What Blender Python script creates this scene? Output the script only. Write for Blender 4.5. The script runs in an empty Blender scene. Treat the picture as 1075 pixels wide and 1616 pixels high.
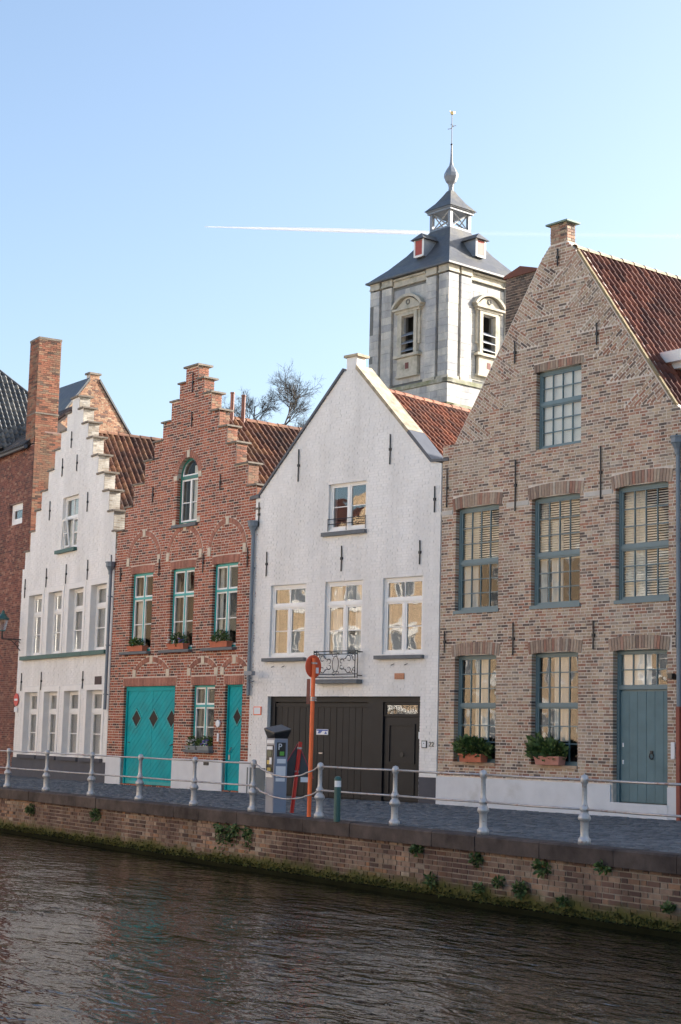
import bpy, math, random
from mathutils import Vector, Matrix
from mathutils.geometry import tessellate_polygon
random.seed(7)
R = random.Random(11)
scn = bpy.context.scene
COL = scn.collection
# ------------------------------------------------------------------ camera
cam_d = bpy.data.cameras.new('camera'); cam = bpy.data.objects.new('camera', cam_d); COL.objects.link(cam)
CAM = Vector((0, 0, 1.3))
ax_r = Vector((0.99967242, -0.00353432, 0.0253487)); ax_u = Vector((-0.0255939, -0.13804706, 0.99009492)); ax_f = Vector((0, 0.99041936, 0.1380923))
m = Matrix((ax_r, ax_u, -ax_f)).transposed().to_4x4(); m.translation = CAM
cam.matrix_world = m
cam_d.sensor_fit = 'VERTICAL'; cam_d.sensor_height = 36; cam_d.sensor_width = 24; cam_d.lens = 36 * 2594.14 / 1616
cam_d.clip_end = 20000; cam_d.clip_start = .1
scn.camera = cam
# ------------------------------------------------------------------ light
SUN_AZ = Vector((.95, .31)).normalized(); SUN_EL = math.radians(21)
w = bpy.data.worlds.new('World'); scn.world = w; w.use_nodes = True
nt = w.node_tree; bg = nt.nodes['Background']
sky = nt.nodes.new('ShaderNodeTexSky'); sky.sky_type = 'NISHITA'; sky.sun_disc = False
sky.sun_elevation = SUN_EL; sky.sun_rotation = math.atan2(SUN_AZ.x, SUN_AZ.y)
sky.air_density = 1.0; sky.dust_density = 2.8; sky.ozone_density = 1.5; sky.altitude = 0
nt.links.new(sky.outputs[0], bg.inputs[0]); bg.inputs[1].default_value = .094
sl = bpy.data.lights.new('sun', 'SUN'); sl.energy = 4.3; sl.angle = math.radians(.53); sl.color = (1, .945, .87)
so = bpy.data.objects.new('sun', sl); COL.objects.link(so)
sdir = Vector((SUN_AZ.x * math.cos(SUN_EL), SUN_AZ.y * math.cos(SUN_EL), math.sin(SUN_EL)))
so.rotation_euler = sdir.to_track_quat('Z', 'Y').to_euler()
scn.view_settings.view_transform = 'Standard'; scn.view_settings.look = 'None'
scn.view_settings.exposure = 1.8; scn.view_settings.gamma = 1
scn.cycles.max_bounces = 8; scn.cycles.transparent_max_bounces = 16; scn.cycles.caustics_reflective = False; scn.cycles.caustics_refractive = False
# ------------------------------------------------------------------ materials
MATS = {}
def new_mat(name):
    mt = bpy.data.materials.new(name); mt.use_nodes = True; MATS[name] = mt
    return mt, mt.node_tree, mt.node_tree.nodes['Principled BSDF']
def N(t, typ, **kw):
    n = t.nodes.new(typ)
    for k, v in kw.items(): setattr(n, k, v)
    return n
def mat(name, col, rough=.6, var=.12, scale=6, bump=0., bscale=40, metal=0., spec=.5, col2=None, c2scale=1.2, c2lo=.45, c2hi=.65):
    """plain painted / stone surface: colour with noise variation, an optional second stain colour, fine bump"""
    mt, t, p = new_mat(name)
    tc = N(t, 'ShaderNodeTexCoord')
    nz = N(t, 'ShaderNodeTexNoise'); nz.inputs['Scale'].default_value = scale; nz.inputs['Detail'].default_value = 6
    t.links.new(tc.outputs['Object'], nz.inputs['Vector'])
    mr = N(t, 'ShaderNodeMapRange'); mr.inputs[1].default_value = .25; mr.inputs[2].default_value = .75; mr.inputs[3].default_value = 1 - var; mr.inputs[4].default_value = 1 + var
    t.links.new(nz.outputs[0], mr.inputs[0])
    src = None
    if col2:
        n2 = N(t, 'ShaderNodeTexNoise'); n2.inputs['Scale'].default_value = c2scale; n2.inputs['Detail'].default_value = 8; n2.inputs['Roughness'].default_value = .65
        t.links.new(tc.outputs['Object'], n2.inputs['Vector'])
        r2 = N(t, 'ShaderNodeMapRange'); r2.inputs[1].default_value = c2lo; r2.inputs[2].default_value = c2hi; t.links.new(n2.outputs[0], r2.inputs[0])
        mx = N(t, 'ShaderNodeMix', data_type='RGBA'); mx.inputs[6].default_value = (*col, 1); mx.inputs[7].default_value = (*col2, 1)
        t.links.new(r2.outputs[0], mx.inputs[0]); src = mx.outputs[2]
    mul = N(t, 'ShaderNodeMix', data_type='RGBA', blend_type='MULTIPLY'); mul.inputs[0].default_value = 1
    if src: t.links.new(src, mul.inputs[6])
    else: mul.inputs[6].default_value = (*col, 1)
    t.links.new(mr.outputs[0], mul.inputs[7]); t.links.new(mul.outputs[2], p.inputs['Base Color'])
    p.inputs['Roughness'].default_value = rough; p.inputs['Metallic'].default_value = metal; p.inputs['Specular IOR Level'].default_value = spec
    if bump:
        nb = N(t, 'ShaderNodeTexNoise'); nb.inputs['Scale'].default_value = bscale; nb.inputs['Detail'].default_value = 5
        t.links.new(tc.outputs['Object'], nb.inputs['Vector'])
        b = N(t, 'ShaderNodeBump'); b.inputs['Strength'].default_value = bump; b.inputs['Distance'].default_value = .01
        t.links.new(nb.outputs[0], b.inputs['Height']); t.links.new(b.outputs[0], p.inputs['Normal'])
    return mt
def tone_mat(name, stops, rough=.85, var=.16, stain=None, stain_scale=.5, lo=.5, hi=.7, bump=.35, moss_z=None, weather=.35):
    """bricks, tiles, stones: palette picked by each piece's own 'tone' value"""
    mt, t, p = new_mat(name)
    at = N(t, 'ShaderNodeAttribute', attribute_name='tone')
    cr = N(t, 'ShaderNodeValToRGB'); e = cr.color_ramp
    while len(e.elements) < len(stops): e.elements.new(.5)
    for el, (pos, c) in zip(e.elements, stops): el.position = pos; el.color = (*c, 1)
    t.links.new(at.outputs['Fac'], cr.inputs[0])
    ge = N(t, 'ShaderNodeNewGeometry')
    nz = N(t, 'ShaderNodeTexNoise'); nz.inputs['Scale'].default_value = 14; nz.inputs['Detail'].default_value = 6; t.links.new(ge.outputs['Position'], nz.inputs['Vector'])
    mr = N(t, 'ShaderNodeMapRange'); mr.inputs[1].default_value = .25; mr.inputs[2].default_value = .75; mr.inputs[3].default_value = 1 - var; mr.inputs[4].default_value = 1 + var
    t.links.new(nz.outputs[0], mr.inputs[0])
    mul = N(t, 'ShaderNodeMix', data_type='RGBA', blend_type='MULTIPLY'); mul.inputs[0].default_value = 1
    t.links.new(cr.outputs[0], mul.inputs[6]); t.links.new(mr.outputs[0], mul.inputs[7]); out = mul.outputs[2]
    mpv = N(t, 'ShaderNodeMapping'); mpv.inputs['Scale'].default_value = (1.6, 1.6, .38); t.links.new(ge.outputs['Position'], mpv.inputs[0])
    n5 = N(t, 'ShaderNodeTexNoise'); n5.inputs['Scale'].default_value = 1.0; n5.inputs['Detail'].default_value = 7; n5.inputs['Roughness'].default_value = .6; t.links.new(mpv.outputs[0], n5.inputs['Vector'])
    r5 = N(t, 'ShaderNodeMapRange'); r5.inputs[1].default_value = .3; r5.inputs[2].default_value = .62; r5.inputs[3].default_value = 1 - weather; r5.inputs[4].default_value = 1 + weather * .2; t.links.new(n5.outputs[0], r5.inputs[0])
    m5 = N(t, 'ShaderNodeMix', data_type='RGBA', blend_type='MULTIPLY'); m5.inputs[0].default_value = 1; t.links.new(out, m5.inputs[6]); t.links.new(r5.outputs[0], m5.inputs[7]); out = m5.outputs[2]
    if stain:
        n2 = N(t, 'ShaderNodeTexNoise'); n2.inputs['Scale'].default_value = stain_scale; n2.inputs['Detail'].default_value = 9; n2.inputs['Roughness'].default_value = .65; t.links.new(ge.outputs['Position'], n2.inputs['Vector'])
        r2 = N(t, 'ShaderNodeMapRange'); r2.inputs[1].default_value = lo; r2.inputs[2].default_value = hi; t.links.new(n2.outputs[0], r2.inputs[0])
        m2 = N(t, 'ShaderNodeMix', data_type='RGBA'); m2.inputs[7].default_value = (*stain, 1); t.links.new(r2.outputs[0], m2.inputs[0]); t.links.new(out, m2.inputs[6]); out = m2.outputs[2]
    if moss_z is not None:   # moss growing up from the waterline, ragged edge
        sx = N(t, 'ShaderNodeSeparateXYZ'); t.links.new(ge.outputs['Position'], sx.inputs[0])
        n3 = N(t, 'ShaderNodeTexNoise'); n3.inputs['Scale'].default_value = 2.2; n3.inputs['Detail'].default_value = 8; t.links.new(ge.outputs['Position'], n3.inputs['Vector'])
        ad = N(t, 'ShaderNodeMath', operation='MULTIPLY_ADD'); t.links.new(n3.outputs[0], ad.inputs[0]); ad.inputs[1].default_value = -.42; t.links.new(sx.outputs[2], ad.inputs[2])
        r3 = N(t, 'ShaderNodeMapRange'); r3.inputs[1].default_value = moss_z - .2; r3.inputs[2].default_value = moss_z - .34; t.links.new(ad.outputs[0], r3.inputs[0])
        m3 = N(t, 'ShaderNodeMix', data_type='RGBA'); m3.inputs[7].default_value = (.075, .075, .012, 1); t.links.new(r3.outputs[0], m3.inputs[0]); t.links.new(out, m3.inputs[6]); out = m3.outputs[2]
    t.links.new(out, p.inputs['Base Color']); p.inputs['Roughness'].default_value = rough
    nb = N(t, 'ShaderNodeTexNoise'); nb.inputs['Scale'].default_value = 60; nb.inputs['Detail'].default_value = 4; t.links.new(ge.outputs['Position'], nb.inputs['Vector'])
    b = N(t, 'ShaderNodeBump'); b.inputs['Strength'].default_value = bump; b.inputs['Distance'].default_value = .006
    t.links.new(nb.outputs[0], b.inputs['Height']); t.links.new(b.outputs[0], p.inputs['Normal'])
    return mt
def glass_mat(name, tint=.88, refl=.1, wav=.06, wscale=2.2, k=1.7):
    mt = bpy.data.materials.new(name); mt.use_nodes = True; MATS[name] = mt; t = mt.node_tree; t.nodes.clear()
    o = N(t, 'ShaderNodeOutputMaterial'); mx = N(t, 'ShaderNodeMixShader'); tr = N(t, 'ShaderNodeBsdfTransparent'); gl = N(t, 'ShaderNodeBsdfGlossy')
    tr.inputs[0].default_value = (tint, tint, tint * .98, 1); gl.inputs['Roughness'].default_value = .015
    lw = N(t, 'ShaderNodeLayerWeight'); lw.inputs[0].default_value = .5
    pw = N(t, 'ShaderNodeMath', operation='POWER'); pw.inputs[1].default_value = 5; t.links.new(lw.outputs['Facing'], pw.inputs[0])
    fr = N(t, 'ShaderNodeMath', operation='MULTIPLY_ADD'); fr.inputs[1].default_value = .95; fr.inputs[2].default_value = .05; t.links.new(pw.outputs[0], fr.inputs[0])
    ma = N(t, 'ShaderNodeMath', operation='MULTIPLY_ADD'); ma.inputs[1].default_value = k; ma.inputs[2].default_value = refl; ma.use_clamp = True
    t.links.new(fr.outputs[0], ma.inputs[0]); t.links.new(ma.outputs[0], mx.inputs[0])
    ge = N(t, 'ShaderNodeNewGeometry'); nz = N(t, 'ShaderNodeTexNoise'); nz.inputs['Scale'].default_value = wscale; nz.inputs['Detail'].default_value = 1.5
    t.links.new(ge.outputs['Position'], nz.inputs['Vector'])
    b = N(t, 'ShaderNodeBump'); b.inputs['Strength'].default_value = 1; b.inputs['Distance'].default_value = wav
    t.links.new(nz.outputs[0], b.inputs['Height']); t.links.new(b.outputs[0], gl.inputs['Normal'])
    t.links.new(tr.outputs[0], mx.inputs[1]); t.links.new(gl.outputs[0], mx.inputs[2]); t.links.new(mx.outputs[0], o.inputs[0])
    return mt
# bricks
B4 = tone_mat('brown_brick', [(0, (.12, .09, .08)), (.12, (.19, .14, .11)), (.26, (.34, .16, .105)), (.42, (.43, .3, .21)), (.56, (.47, .35, .25)), (.7, (.47, .37, .255)), (.8, (.39, .185, .12)), (.92, (.51, .43, .33)), (1, (.22, .155, .13))], stain=(.42, .36, .29), stain_scale=.8, lo=.52, hi=.8)
M4 = mat('pale_mortar', (.64, .565, .49), .95, .2, 9, .5, 60)
B2 = tone_mat('red_brick', [(0, (.07, .035, .03)), (.12, (.13, .052, .04)), (.26, (.3, .078, .043)), (.6, (.38, .1, .05)), (.85, (.43, .14, .075)), (1, (.18, .06, .042))], stain=(.16, .075, .06), stain_scale=1.1, lo=.55, hi=.85)
M2 = mat('light_mortar', (.62, .51, .43), .95, .18, 9, .5, 60)
B0 = tone_mat('dull_red_brick', [(0, (.1, .05, .045)), (.3, (.2, .075, .055)), (.7, (.27, .1, .07)), (1, (.36, .2, .14))], stain=(.12, .06, .05), stain_scale=.7, lo=.5, hi=.8)
BC = tone_mat('chimney_brick', [(0, (.08, .05, .038)), (.25, (.26, .095, .055)), (.6, (.33, .135, .08)), (.85, (.3, .19, .12)), (1, (.13, .09, .07))], stain=(.2, .14, .09), stain_scale=.6, lo=.5, hi=.7)
BW = tone_mat('white_painted_brick', [(0, (.81, .79, .765)), (.5, (.83, .81, .785)), (1, (.845, .825, .8))], rough=.7, var=.025, stain=(.7, .68, .65), stain_scale=.45, lo=.54, hi=.95, bump=.04, weather=.15)
MW = mat('white_painted_joint', (.74, .73, .715), .8, .05, 5)
BQ = tone_mat('quay_brick', [(0, (.07, .04, .035)), (.2, (.16, .09, .07)), (.45, (.24, .155, .115)), (.7, (.3, .215, .16)), (.88, (.3, .15, .08)), (1, (.38, .32, .26))], stain=(.07, .035, .03), stain_scale=.33, lo=.45, hi=.6, weather=.5, moss_z=-.7, bump=.8)
MQ = tone_mat('quay_mortar', [(0, (.3, .255, .21)), (1, (.3, .255, .21))], stain=(.1, .065, .055), stain_scale=.6, lo=.45, hi=.65, moss_z=-.68, bump=.8)
SOLD4 = tone_mat('arch_brick', [(0, (.22, .15, .12)), (.3, (.38, .28, .21)), (.6, (.43, .34, .26)), (.85, (.34, .17, .12)), (1, (.46, .4, .33))])
SOLD2 = tone_mat('red_arch_brick', [(0, (.34, .14, .1)), (.5, (.42, .18, .125)), (1, (.48, .23, .16))])
STONE = tone_mat('tower_stone', [(0, (.36, .36, .36)), (.3, (.45, .44, .42)), (.6, (.52, .5, .46)), (1, (.6, .57, .5))], var=.12, stain=(.27, .28, .3), stain_scale=.8, lo=.47, hi=.72)
STONE_D = mat('tower_groove_stone', (.16, .16, .15), .9, .2, 3, .4, 20)
STONE_L = mat('carved_stone', (.47, .43, .35), .85, .15, 4, .4, 20, col2=(.24, .24, .19), c2scale=1.3, c2lo=.5, c2hi=.7)
STONE_M = mat('mossy_ledge_stone', (.33, .32, .27), .9, .2, 3, .5, 20, col2=(.17, .18, .08), c2scale=.9, c2lo=.42, c2hi=.62)
SAND = mat('sandstone_block', (.62, .54, .43), .85, .12, 6, .3, 40)
TILE = tone_mat('orange_pantile', [(0, (.12, .05, .035)), (.3, (.22, .075, .04)), (.65, (.3, .1, .05)), (1, (.36, .14, .07))], rough=.8, stain=(.12, .07, .055), stain_scale=.9, lo=.5, hi=.78, bump=.2)
TILE_B = tone_mat('brown_pantile', [(0, (.07, .035, .028)), (.35, (.13, .055, .036)), (.7, (.2, .09, .05)), (1, (.25, .13, .07))], rough=.85, stain=(.06, .04, .033), stain_scale=.8, lo=.47, hi=.72, bump=.2)
TILE_R = tone_mat('red_pantile', [(0, (.08, .035, .03)), (.35, (.14, .05, .036)), (.7, (.19, .068, .045)), (1, (.25, .1, .065))], rough=.85, stain=(.1, .05, .04), stain_scale=.7, lo=.5, hi=.8, bump=.2)
TILE_K = tone_mat('dark_pantile', [(0, (.035, .035, .04)), (.6, (.06, .055, .055)), (1, (.12, .1, .09))], rough=.5, bump=.2)
UNDER = mat('roof_boarding', (.06, .045, .04), .9, .2)
SLATE = mat('grey_slate', (.085, .09, .1), .5, .25, 5, .4, 12, col2=(.15, .14, .11), c2scale=.8, c2lo=.45, c2hi=.75)
LEAD = mat('lead_sheet', (.22, .24, .27), .45, .15, 4)
ZINC = mat('dark_zinc', (.075, .08, .095), .45, .15, 3)
COPE = mat('lichen_coping', (.42, .35, .25), .9, .2, 8, .5, 30, col2=(.2, .18, .13), c2scale=3)
STEPC = mat('step_slab', (.2, .17, .14), .9, .25, 8, .5, 30)
GREENC = mat('green_copper_cap', (.17, .24, .2), .7, .2, 6)
# paint, metal, misc
WPAINT = mat('white_paint', (.83, .82, .8), .45, .03)
WREND = mat('white_render', (.82, .8, .77), .8, .05, 3, .2, 30)
TEAL = mat('teal_paint', (.0, .34, .375), .6, .16, 2.2, .06, 18, spec=.25, col2=(.03, .27, .27), c2scale=1.7, c2lo=.5, c2hi=.8)
TEALF = mat('teal_frame_paint', (.012, .33, .34), .4, .08)
GRNF = mat('green_frame_paint', (.02, .16, .13), .4, .1)
BLUEG = mat('grey_blue_paint', (.12, .19, .215), .45, .07, 3, .05, 20)
BLUED = mat('grey_blue_door_paint', (.125, .2, .22), .6, .16, 2.5, .06, 20, spec=.3)
CHAR = mat('charcoal_paint', (.0135, .0145, .0175), .5, .22, 3, .05, 25, spec=.3)
SILLG = mat('bluestone_sill', (.13, .14, .15), .7, .15, 8)
SILLGR = mat('green_painted_sill', (.03, .1, .085), .5, .12)
PLINW = mat('white_plinth', (.66, .67, .69), .8, .07, 3, .3, 25, col2=(.5, .5, .48), c2scale=1.4, c2lo=.55, c2hi=.8)
PLIND = mat('dark_plinth', (.075, .075, .09), .8, .12, 3, .3, 25)
PLING = mat('grey_plinth', (.13, .15, .16), .8, .12, 3, .3, 25)
IRON = mat('black_iron', (.02, .02, .022), .5, .1)
PIPE = mat('grey_zinc_pipe', (.16, .2, .24), .45, .12, 3)
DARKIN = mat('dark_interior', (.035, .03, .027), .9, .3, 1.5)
CURT = mat('pale_curtain', (.72, .7, .66), .9, .06)
GREYB = mat('grey_roller_blind', (.4, .4, .42), .8, .05)
SLATB = mat('cream_blind_slat', (.8, .76, .66), .6, .05)
GLASS = glass_mat('window_glass', .96, .0, .006, 1.6, .35); GLASSW = glass_mat('old_wavy_glass', .97, .0, .004, 2.2, .6); GLASSG4 = glass_mat('ground_floor_glass', .96, .01, .004, 2.0, 1.0); GLASSM = glass_mat('plain_glass', .95, .05, .005, 1.5, 1.0); GLASSG = glass_mat('grey_glass', .97, .0, .004, 1.2, .8)
SILV = mat('silver_post_paint', (.46, .46, .47), .4, .12, 20, .15, 60, metal=.3, col2=(.26, .15, .1), c2scale=11, c2lo=.58, c2hi=.7)
RAILM = mat('galvanised_rail', (.46, .43, .43), .4, .15, 9, metal=.5, col2=(.3, .16, .11), c2scale=6, c2lo=.55, c2hi=.7)
ORANGE = mat('orange_red_paint', (.85, .14, .03), .4, .1, 8)
RED = mat('red_paint', (.62, .03, .02), .4, .08)
METG = mat('meter_grey_paint', (.3, .31, .36), .4, .05)
METB = mat('meter_blue_side', (.22, .26, .34), .4, .05)
BLK = mat('black_plastic', (.02, .02, .022), .35, .1)
PAPER = mat('white_sticker', (.75, .77, .8), .5, .03)
BLUES = mat('blue_sticker', (.05, .12, .42), .4, .05)
GREENS = mat('green_emblem', (.12, .4, .06), .4, .05)
YEL = mat('yellow_panel', (.6, .45, .12), .4, .2, 30)
BOLL = mat('dark_green_paint', (.02, .09, .085), .4, .1)
TERRA = mat('terracotta', (.5, .16, .09), .85, .12, 8, .2)
PLANTG = mat('grey_planter', (.22, .25, .26), .7, .1)
LEAF = tone_mat('leaf_green', [(0, (.03, .06, .012)), (.5, (.06, .12, .02)), (1, (.12, .18, .04))], rough=.6, var=.2, bump=.05)
LEAFD = tone_mat('dark_leaf', [(0, (.03, .055, .014)), (.5, (.065, .12, .03)), (1, (.13, .19, .055))], rough=.6, var=.2, bump=.05)
FLW = mat('white_petal', (.75, .75, .7), .7, .05); FLP = mat('purple_petal', (.2, .14, .5), .7, .1)
BARK = mat('bark', (.06, .055, .05), .9, .25, 6)
COPB = mat('quay_coping_stone', (.098, .078, .071), .9, .25, 5, .6, 25, spec=.25, col2=(.035, .028, .027), c2scale=1.6, c2lo=.4, c2hi=.7)
SETT = tone_mat('street_sett', [(0, (.075, .08, .087)), (.5, (.12, .127, .136)), (1, (.175, .18, .187))], rough=.75, bump=.3)
JOINT = mat('sett_joint_sand', (.1, .1, .1), .95, .2, 8, .5, 30)
OCHRE = tone_mat('ochre_brick', [(0, (.34, .19, .1)), (.5, (.46, .28, .15)), (1, (.55, .37, .22))])
OCHM = mat('ochre_render', (.48, .29, .155), .9, .15, 2, .3, 20)
LAMPG = glass_mat('lamp_glass', .8, .08, .002, 5)
PLAQ = mat('terracotta_plaque', (.5, .24, .14), .8, .2, 30, .4, 60)
# ------------------------------------------------------------------ mesh builder
class MB:
    def __init__(s): s.v = []; s.f = []; s.t = []
    def quad(s, *ps, tone=.5):
        i = len(s.v); s.v += [tuple(p) for p in ps]; s.f.append(tuple(range(i, i + len(ps)))); s.t.append(tone)
    def mesh_add(s, vs, fs, tone=.5):
        i = len(s.v); s.v += [tuple(p) for p in vs]; s.f += [tuple(i + k for k in f) for f in fs]; s.t += [tone] * len(fs)
    def box(s, x0, x1, y0, y1, z0, z1, tone=.5):
        s.mesh_add([(x0, y0, z0), (x1, y0, z0), (x1, y1, z0), (x0, y1, z0), (x0, y0, z1), (x1, y0, z1), (x1, y1, z1), (x0, y1, z1)],
                   [(0, 1, 5, 4), (1, 2, 6, 5), (2, 3, 7, 6), (3, 0, 4, 7), (4, 5, 6, 7), (3, 2, 1, 0)], tone); return s
    def prism(s, poly, y0, y1, tone=.5):     # (x,z) polygon extruded along y, any winding
        a = sum(poly[i][0] * poly[(i + 1) % len(poly)][1] - poly[(i + 1) % len(poly)][0] * poly[i][1] for i in range(len(poly)))
        if a < 0: poly = poly[::-1]
        n = len(poly); i = len(s.v)
        s.v += [(x, y0, z) for x, z in poly] + [(x, y1, z) for x, z in poly]
        s.f.append(tuple(i + k for k in range(n))); s.t.append(tone)
        s.f.append(tuple(i + n + k for k in reversed(range(n)))); s.t.append(tone)
        for k in range(n):
            k2 = (k + 1) % n; s.f.append((i + k2, i + k, i + n + k, i + n + k2)); s.t.append(tone)
        return s
    def tube(s, pts, r, seg=6, tone=.5, r2=None):
        pts = [Vector(p) for p in pts]; n = len(pts); rings = []
        for k, p in enumerate(pts):
            d = (pts[min(k + 1, n - 1)] - pts[max(k - 1, 0)]).normalized()
            ref = Vector((0, 0, 1)) if abs(d.z) < .9 else Vector((1, 0, 0))
            a = d.cross(ref).normalized(); b = d.cross(a).normalized()
            rr = r if r2 is None else r + (r2 - r) * k / (n - 1)
            base = len(s.v)
            for j in range(seg):
                th = 2 * math.pi * j / seg; s.v.append(tuple(p + a * rr * math.cos(th) + b * rr * math.sin(th)))
            rings.append(base)
        for k in range(n - 1):
            for j in range(seg):
                j2 = (j + 1) % seg; s.f.append((rings[k] + j, rings[k] + j2, rings[k + 1] + j2, rings[k + 1] + j)); s.t.append(tone)
        s.f.append(tuple(rings[0] + j for j in reversed(range(seg)))); s.t.append(tone)
        s.f.append(tuple(rings[-1] + j for j in range(seg))); s.t.append(tone)
        return s
    def lathe(s, prof, c=(0, 0, 0), seg=16, rot=0):
        base = len(s.v); n = len(prof)
        for r, z in prof:
            for j in range(seg):
                th = rot + 2 * math.pi * j / seg; s.v.append((c[0] + r * math.cos(th), c[1] + r * math.sin(th), c[2] + z))
        for k in range(n - 1):
            for j in range(seg):
                j2 = (j + 1) % seg; s.f.append((base + k * seg + j, base + k * seg + j2, base + (k + 1) * seg + j2, base + (k + 1) * seg + j)); s.t.append(.5)
        s.f.append(tuple(base + j for j in reversed(range(seg)))); s.t.append(.5)
        s.f.append(tuple(base + (n - 1) * seg + j for j in range(seg))); s.t.append(.5)
        return s
    def mesh(s, name, smooth=False):
        me = bpy.data.meshes.new(name); me.from_pydata(s.v, [], s.f)
        a = me.attributes.new('tone', 'FLOAT', 'FACE'); a.data.foreach_set('value', s.t)
        if smooth: me.polygons.foreach_set('use_smooth', [True] * len(s.f))
        me.update(); return me
    def build(s, name, material, parent=None, smooth=False, loc=None, kind=None):
        me = s.mesh(name, smooth); me.materials.append(material)
        return link(name, me, parent, loc, kind)
def link(name, me, parent=None, loc=None, kind=None):
    o = bpy.data.objects.new(name, me); COL.objects.link(o)
    if parent is not None: o.parent = parent
    if loc is not None: o.location = loc
    if kind: o['kind'] = kind
    return o
def empty(name, loc, rz=0):
    o = bpy.data.objects.new(name, None); COL.objects.link(o); o.location = loc; o.rotation_euler = (0, 0, rz); o.empty_display_size = .2
    return o
def tag(o, label, cat, group=None):
    o['label'] = label; o['category'] = cat
    if group: o['group'] = group
    return o
def bx(name, m_, parent, *b, kind=None): return MB().box(*b).build(name, m_, parent, kind=kind)
class Frame:
    """a facade frame: x runs along the wall towards the viewer's right, y into the building, z up"""
    def __init__(s, O, yaw): s.O = Vector((O[0], O[1], 0)); s.rz = yaw - math.pi / 2; s.M = Matrix.Translation(s.O) @ Matrix.Rotation(s.rz, 4, 'Z')
    def w(s, x, y, z): return s.M @ Vector((x, y, z))
def frame_empty(name, F): return empty(name, F.O, F.rz)
# ------------------------------------------------------------------ walls of bricks
def wall_panel(outer, holes, y0, y1):
    """a slab with real openings"""
    mb = MB()
    loops = [[Vector((x, z, 0)) for x, z in outer]] + [[Vector((x, z, 0)) for x, z in h] for h in holes]
    tris = tessellate_polygon(loops); pts = [p for l in loops for p in l]
    for y, flip in ((y0, False), (y1, True)):
        i = len(mb.v); mb.v += [(p.x, y, p.y) for p in pts]
        for t in tris:
            a, b, c = (pts[k] for k in t); ccw = ((b - a).cross(c - a)).z > 0
            t = tuple(t) if ccw != flip else tuple(reversed(t))
            mb.f.append(tuple(i + k for k in t)); mb.t.append(.5)
    for l in loops:
        n = len(l)
        for k in range(n):
            p, q = l[k], l[(k + 1) % n]; mb.quad((p.x, y0, p.y), (p.x, y1, p.y), (q.x, y1, q.y), (q.x, y0, q.y))
    return mb
def rect(x0, x1, z0, z1): return [(x0, z0), (x1, z0), (x1, z1), (x0, z1)]
def arched(x0, x1, z0, z1, n=12):       # round-headed opening, z1 = crown
    r = (x1 - x0) / 2; c = (x0 + x1) / 2; zs = z1 - r
    return [(x0, z0), (x1, z0)] + [(c + r * math.cos(math.pi * k / n), zs + r * math.sin(math.pi * k / n)) for k in range(n + 1)]
def scan(poly, z):
    xs = []
    for i in range(len(poly)):
        (ax, az), (bx_, bz) = poly[i], poly[(i + 1) % len(poly)]
        if (az <= z) != (bz <= z): xs.append(ax + (z - az) / (bz - az) * (bx_ - ax))
    xs.sort(); return [(xs[i], xs[i + 1]) for i in range(0, len(xs) - 1, 2)]
def lay(poly, holes=(), excl=(), h=.06, L=.2, g=.011, angle=0., rnd=R, gv=None):
    gv = gv or g
    """running courses of bricks in a polygon; holes (openings) give their edge bricks a deep return"""
    ca, sa = math.cos(-angle), math.sin(-angle)
    rot = lambda P: [(x * ca - z * sa, x * sa + z * ca) for x, z in P]
    P = rot(poly); HO = [rot(q) for q in holes]; EX = [rot(q) for q in excl]
    z0 = min(p[1] for p in P); z1 = max(p[1] for p in P); out = []
    for k in range(int((z1 - z0) / h + .999)):
        zc = z0 + (k + .5) * h
        iv = [(a, b, 0, 0) for a, b in scan(P, zc)]
        for q, flag in [(q, 1) for q in HO] + [(q, 0) for q in EX]:
            for a, b in scan(q, zc):
                nv = []
                for (c, d, fa, fb) in iv:
                    if b <= c or a >= d: nv.append((c, d, fa, fb)); continue
                    if a > c: nv.append((c, a, fa, flag))
                    if b < d: nv.append((b, d, flag, fb))
                iv = nv
        off = (k % 2) * L * .75 + rnd.uniform(-.03, .03)
        for a, b, fa, fb in iv:
            if b - a < .03: continue
            js = [a]; per = L * 1.5; i = math.floor((a - off) / per); x = i * per + off; st = True
            while x < b - .045:
                if x > js[-1] + .045: js.append(x + rnd.uniform(-.006, .006))
                x += L if st else L * .5; st = not st
            js.append(b)
            for i in range(len(js) - 1):
                xa = js[i] + (gv / 2 if (i or not fa) else -.004); xb = js[i + 1] - (gv / 2 if (i < len(js) - 2 or not fb) else -.004)
                deep = (i == 0 and fa) or (i == len(js) - 2 and fb)
                out.append((xa, xb, zc - h / 2 + g / 2 + rnd.uniform(-.002, .002), zc + h / 2 - g / 2 + rnd.uniform(-.002, .002), deep, angle))
    return out
FACES5 = [(0, 1, 5, 4), (1, 2, 6, 5), (3, 0, 4, 7), (4, 5, 6, 7), (3, 2, 1, 0)]
def brick_verts(xa, xb, za, zb, y0, y1, angle, j=0.):
    vs = [(xa, y0, za), (xb, y0, za), (xb, y1, za), (xa, y1, za), (xa, y0, zb), (xb, y0, zb), (xb, y1, zb), (xa, y1, zb)]
    if angle:
        c, s = math.cos(angle), math.sin(angle); vs = [(x * c - z * s, y, x * s + z * c) for x, y, z in vs]
    return vs
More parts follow.
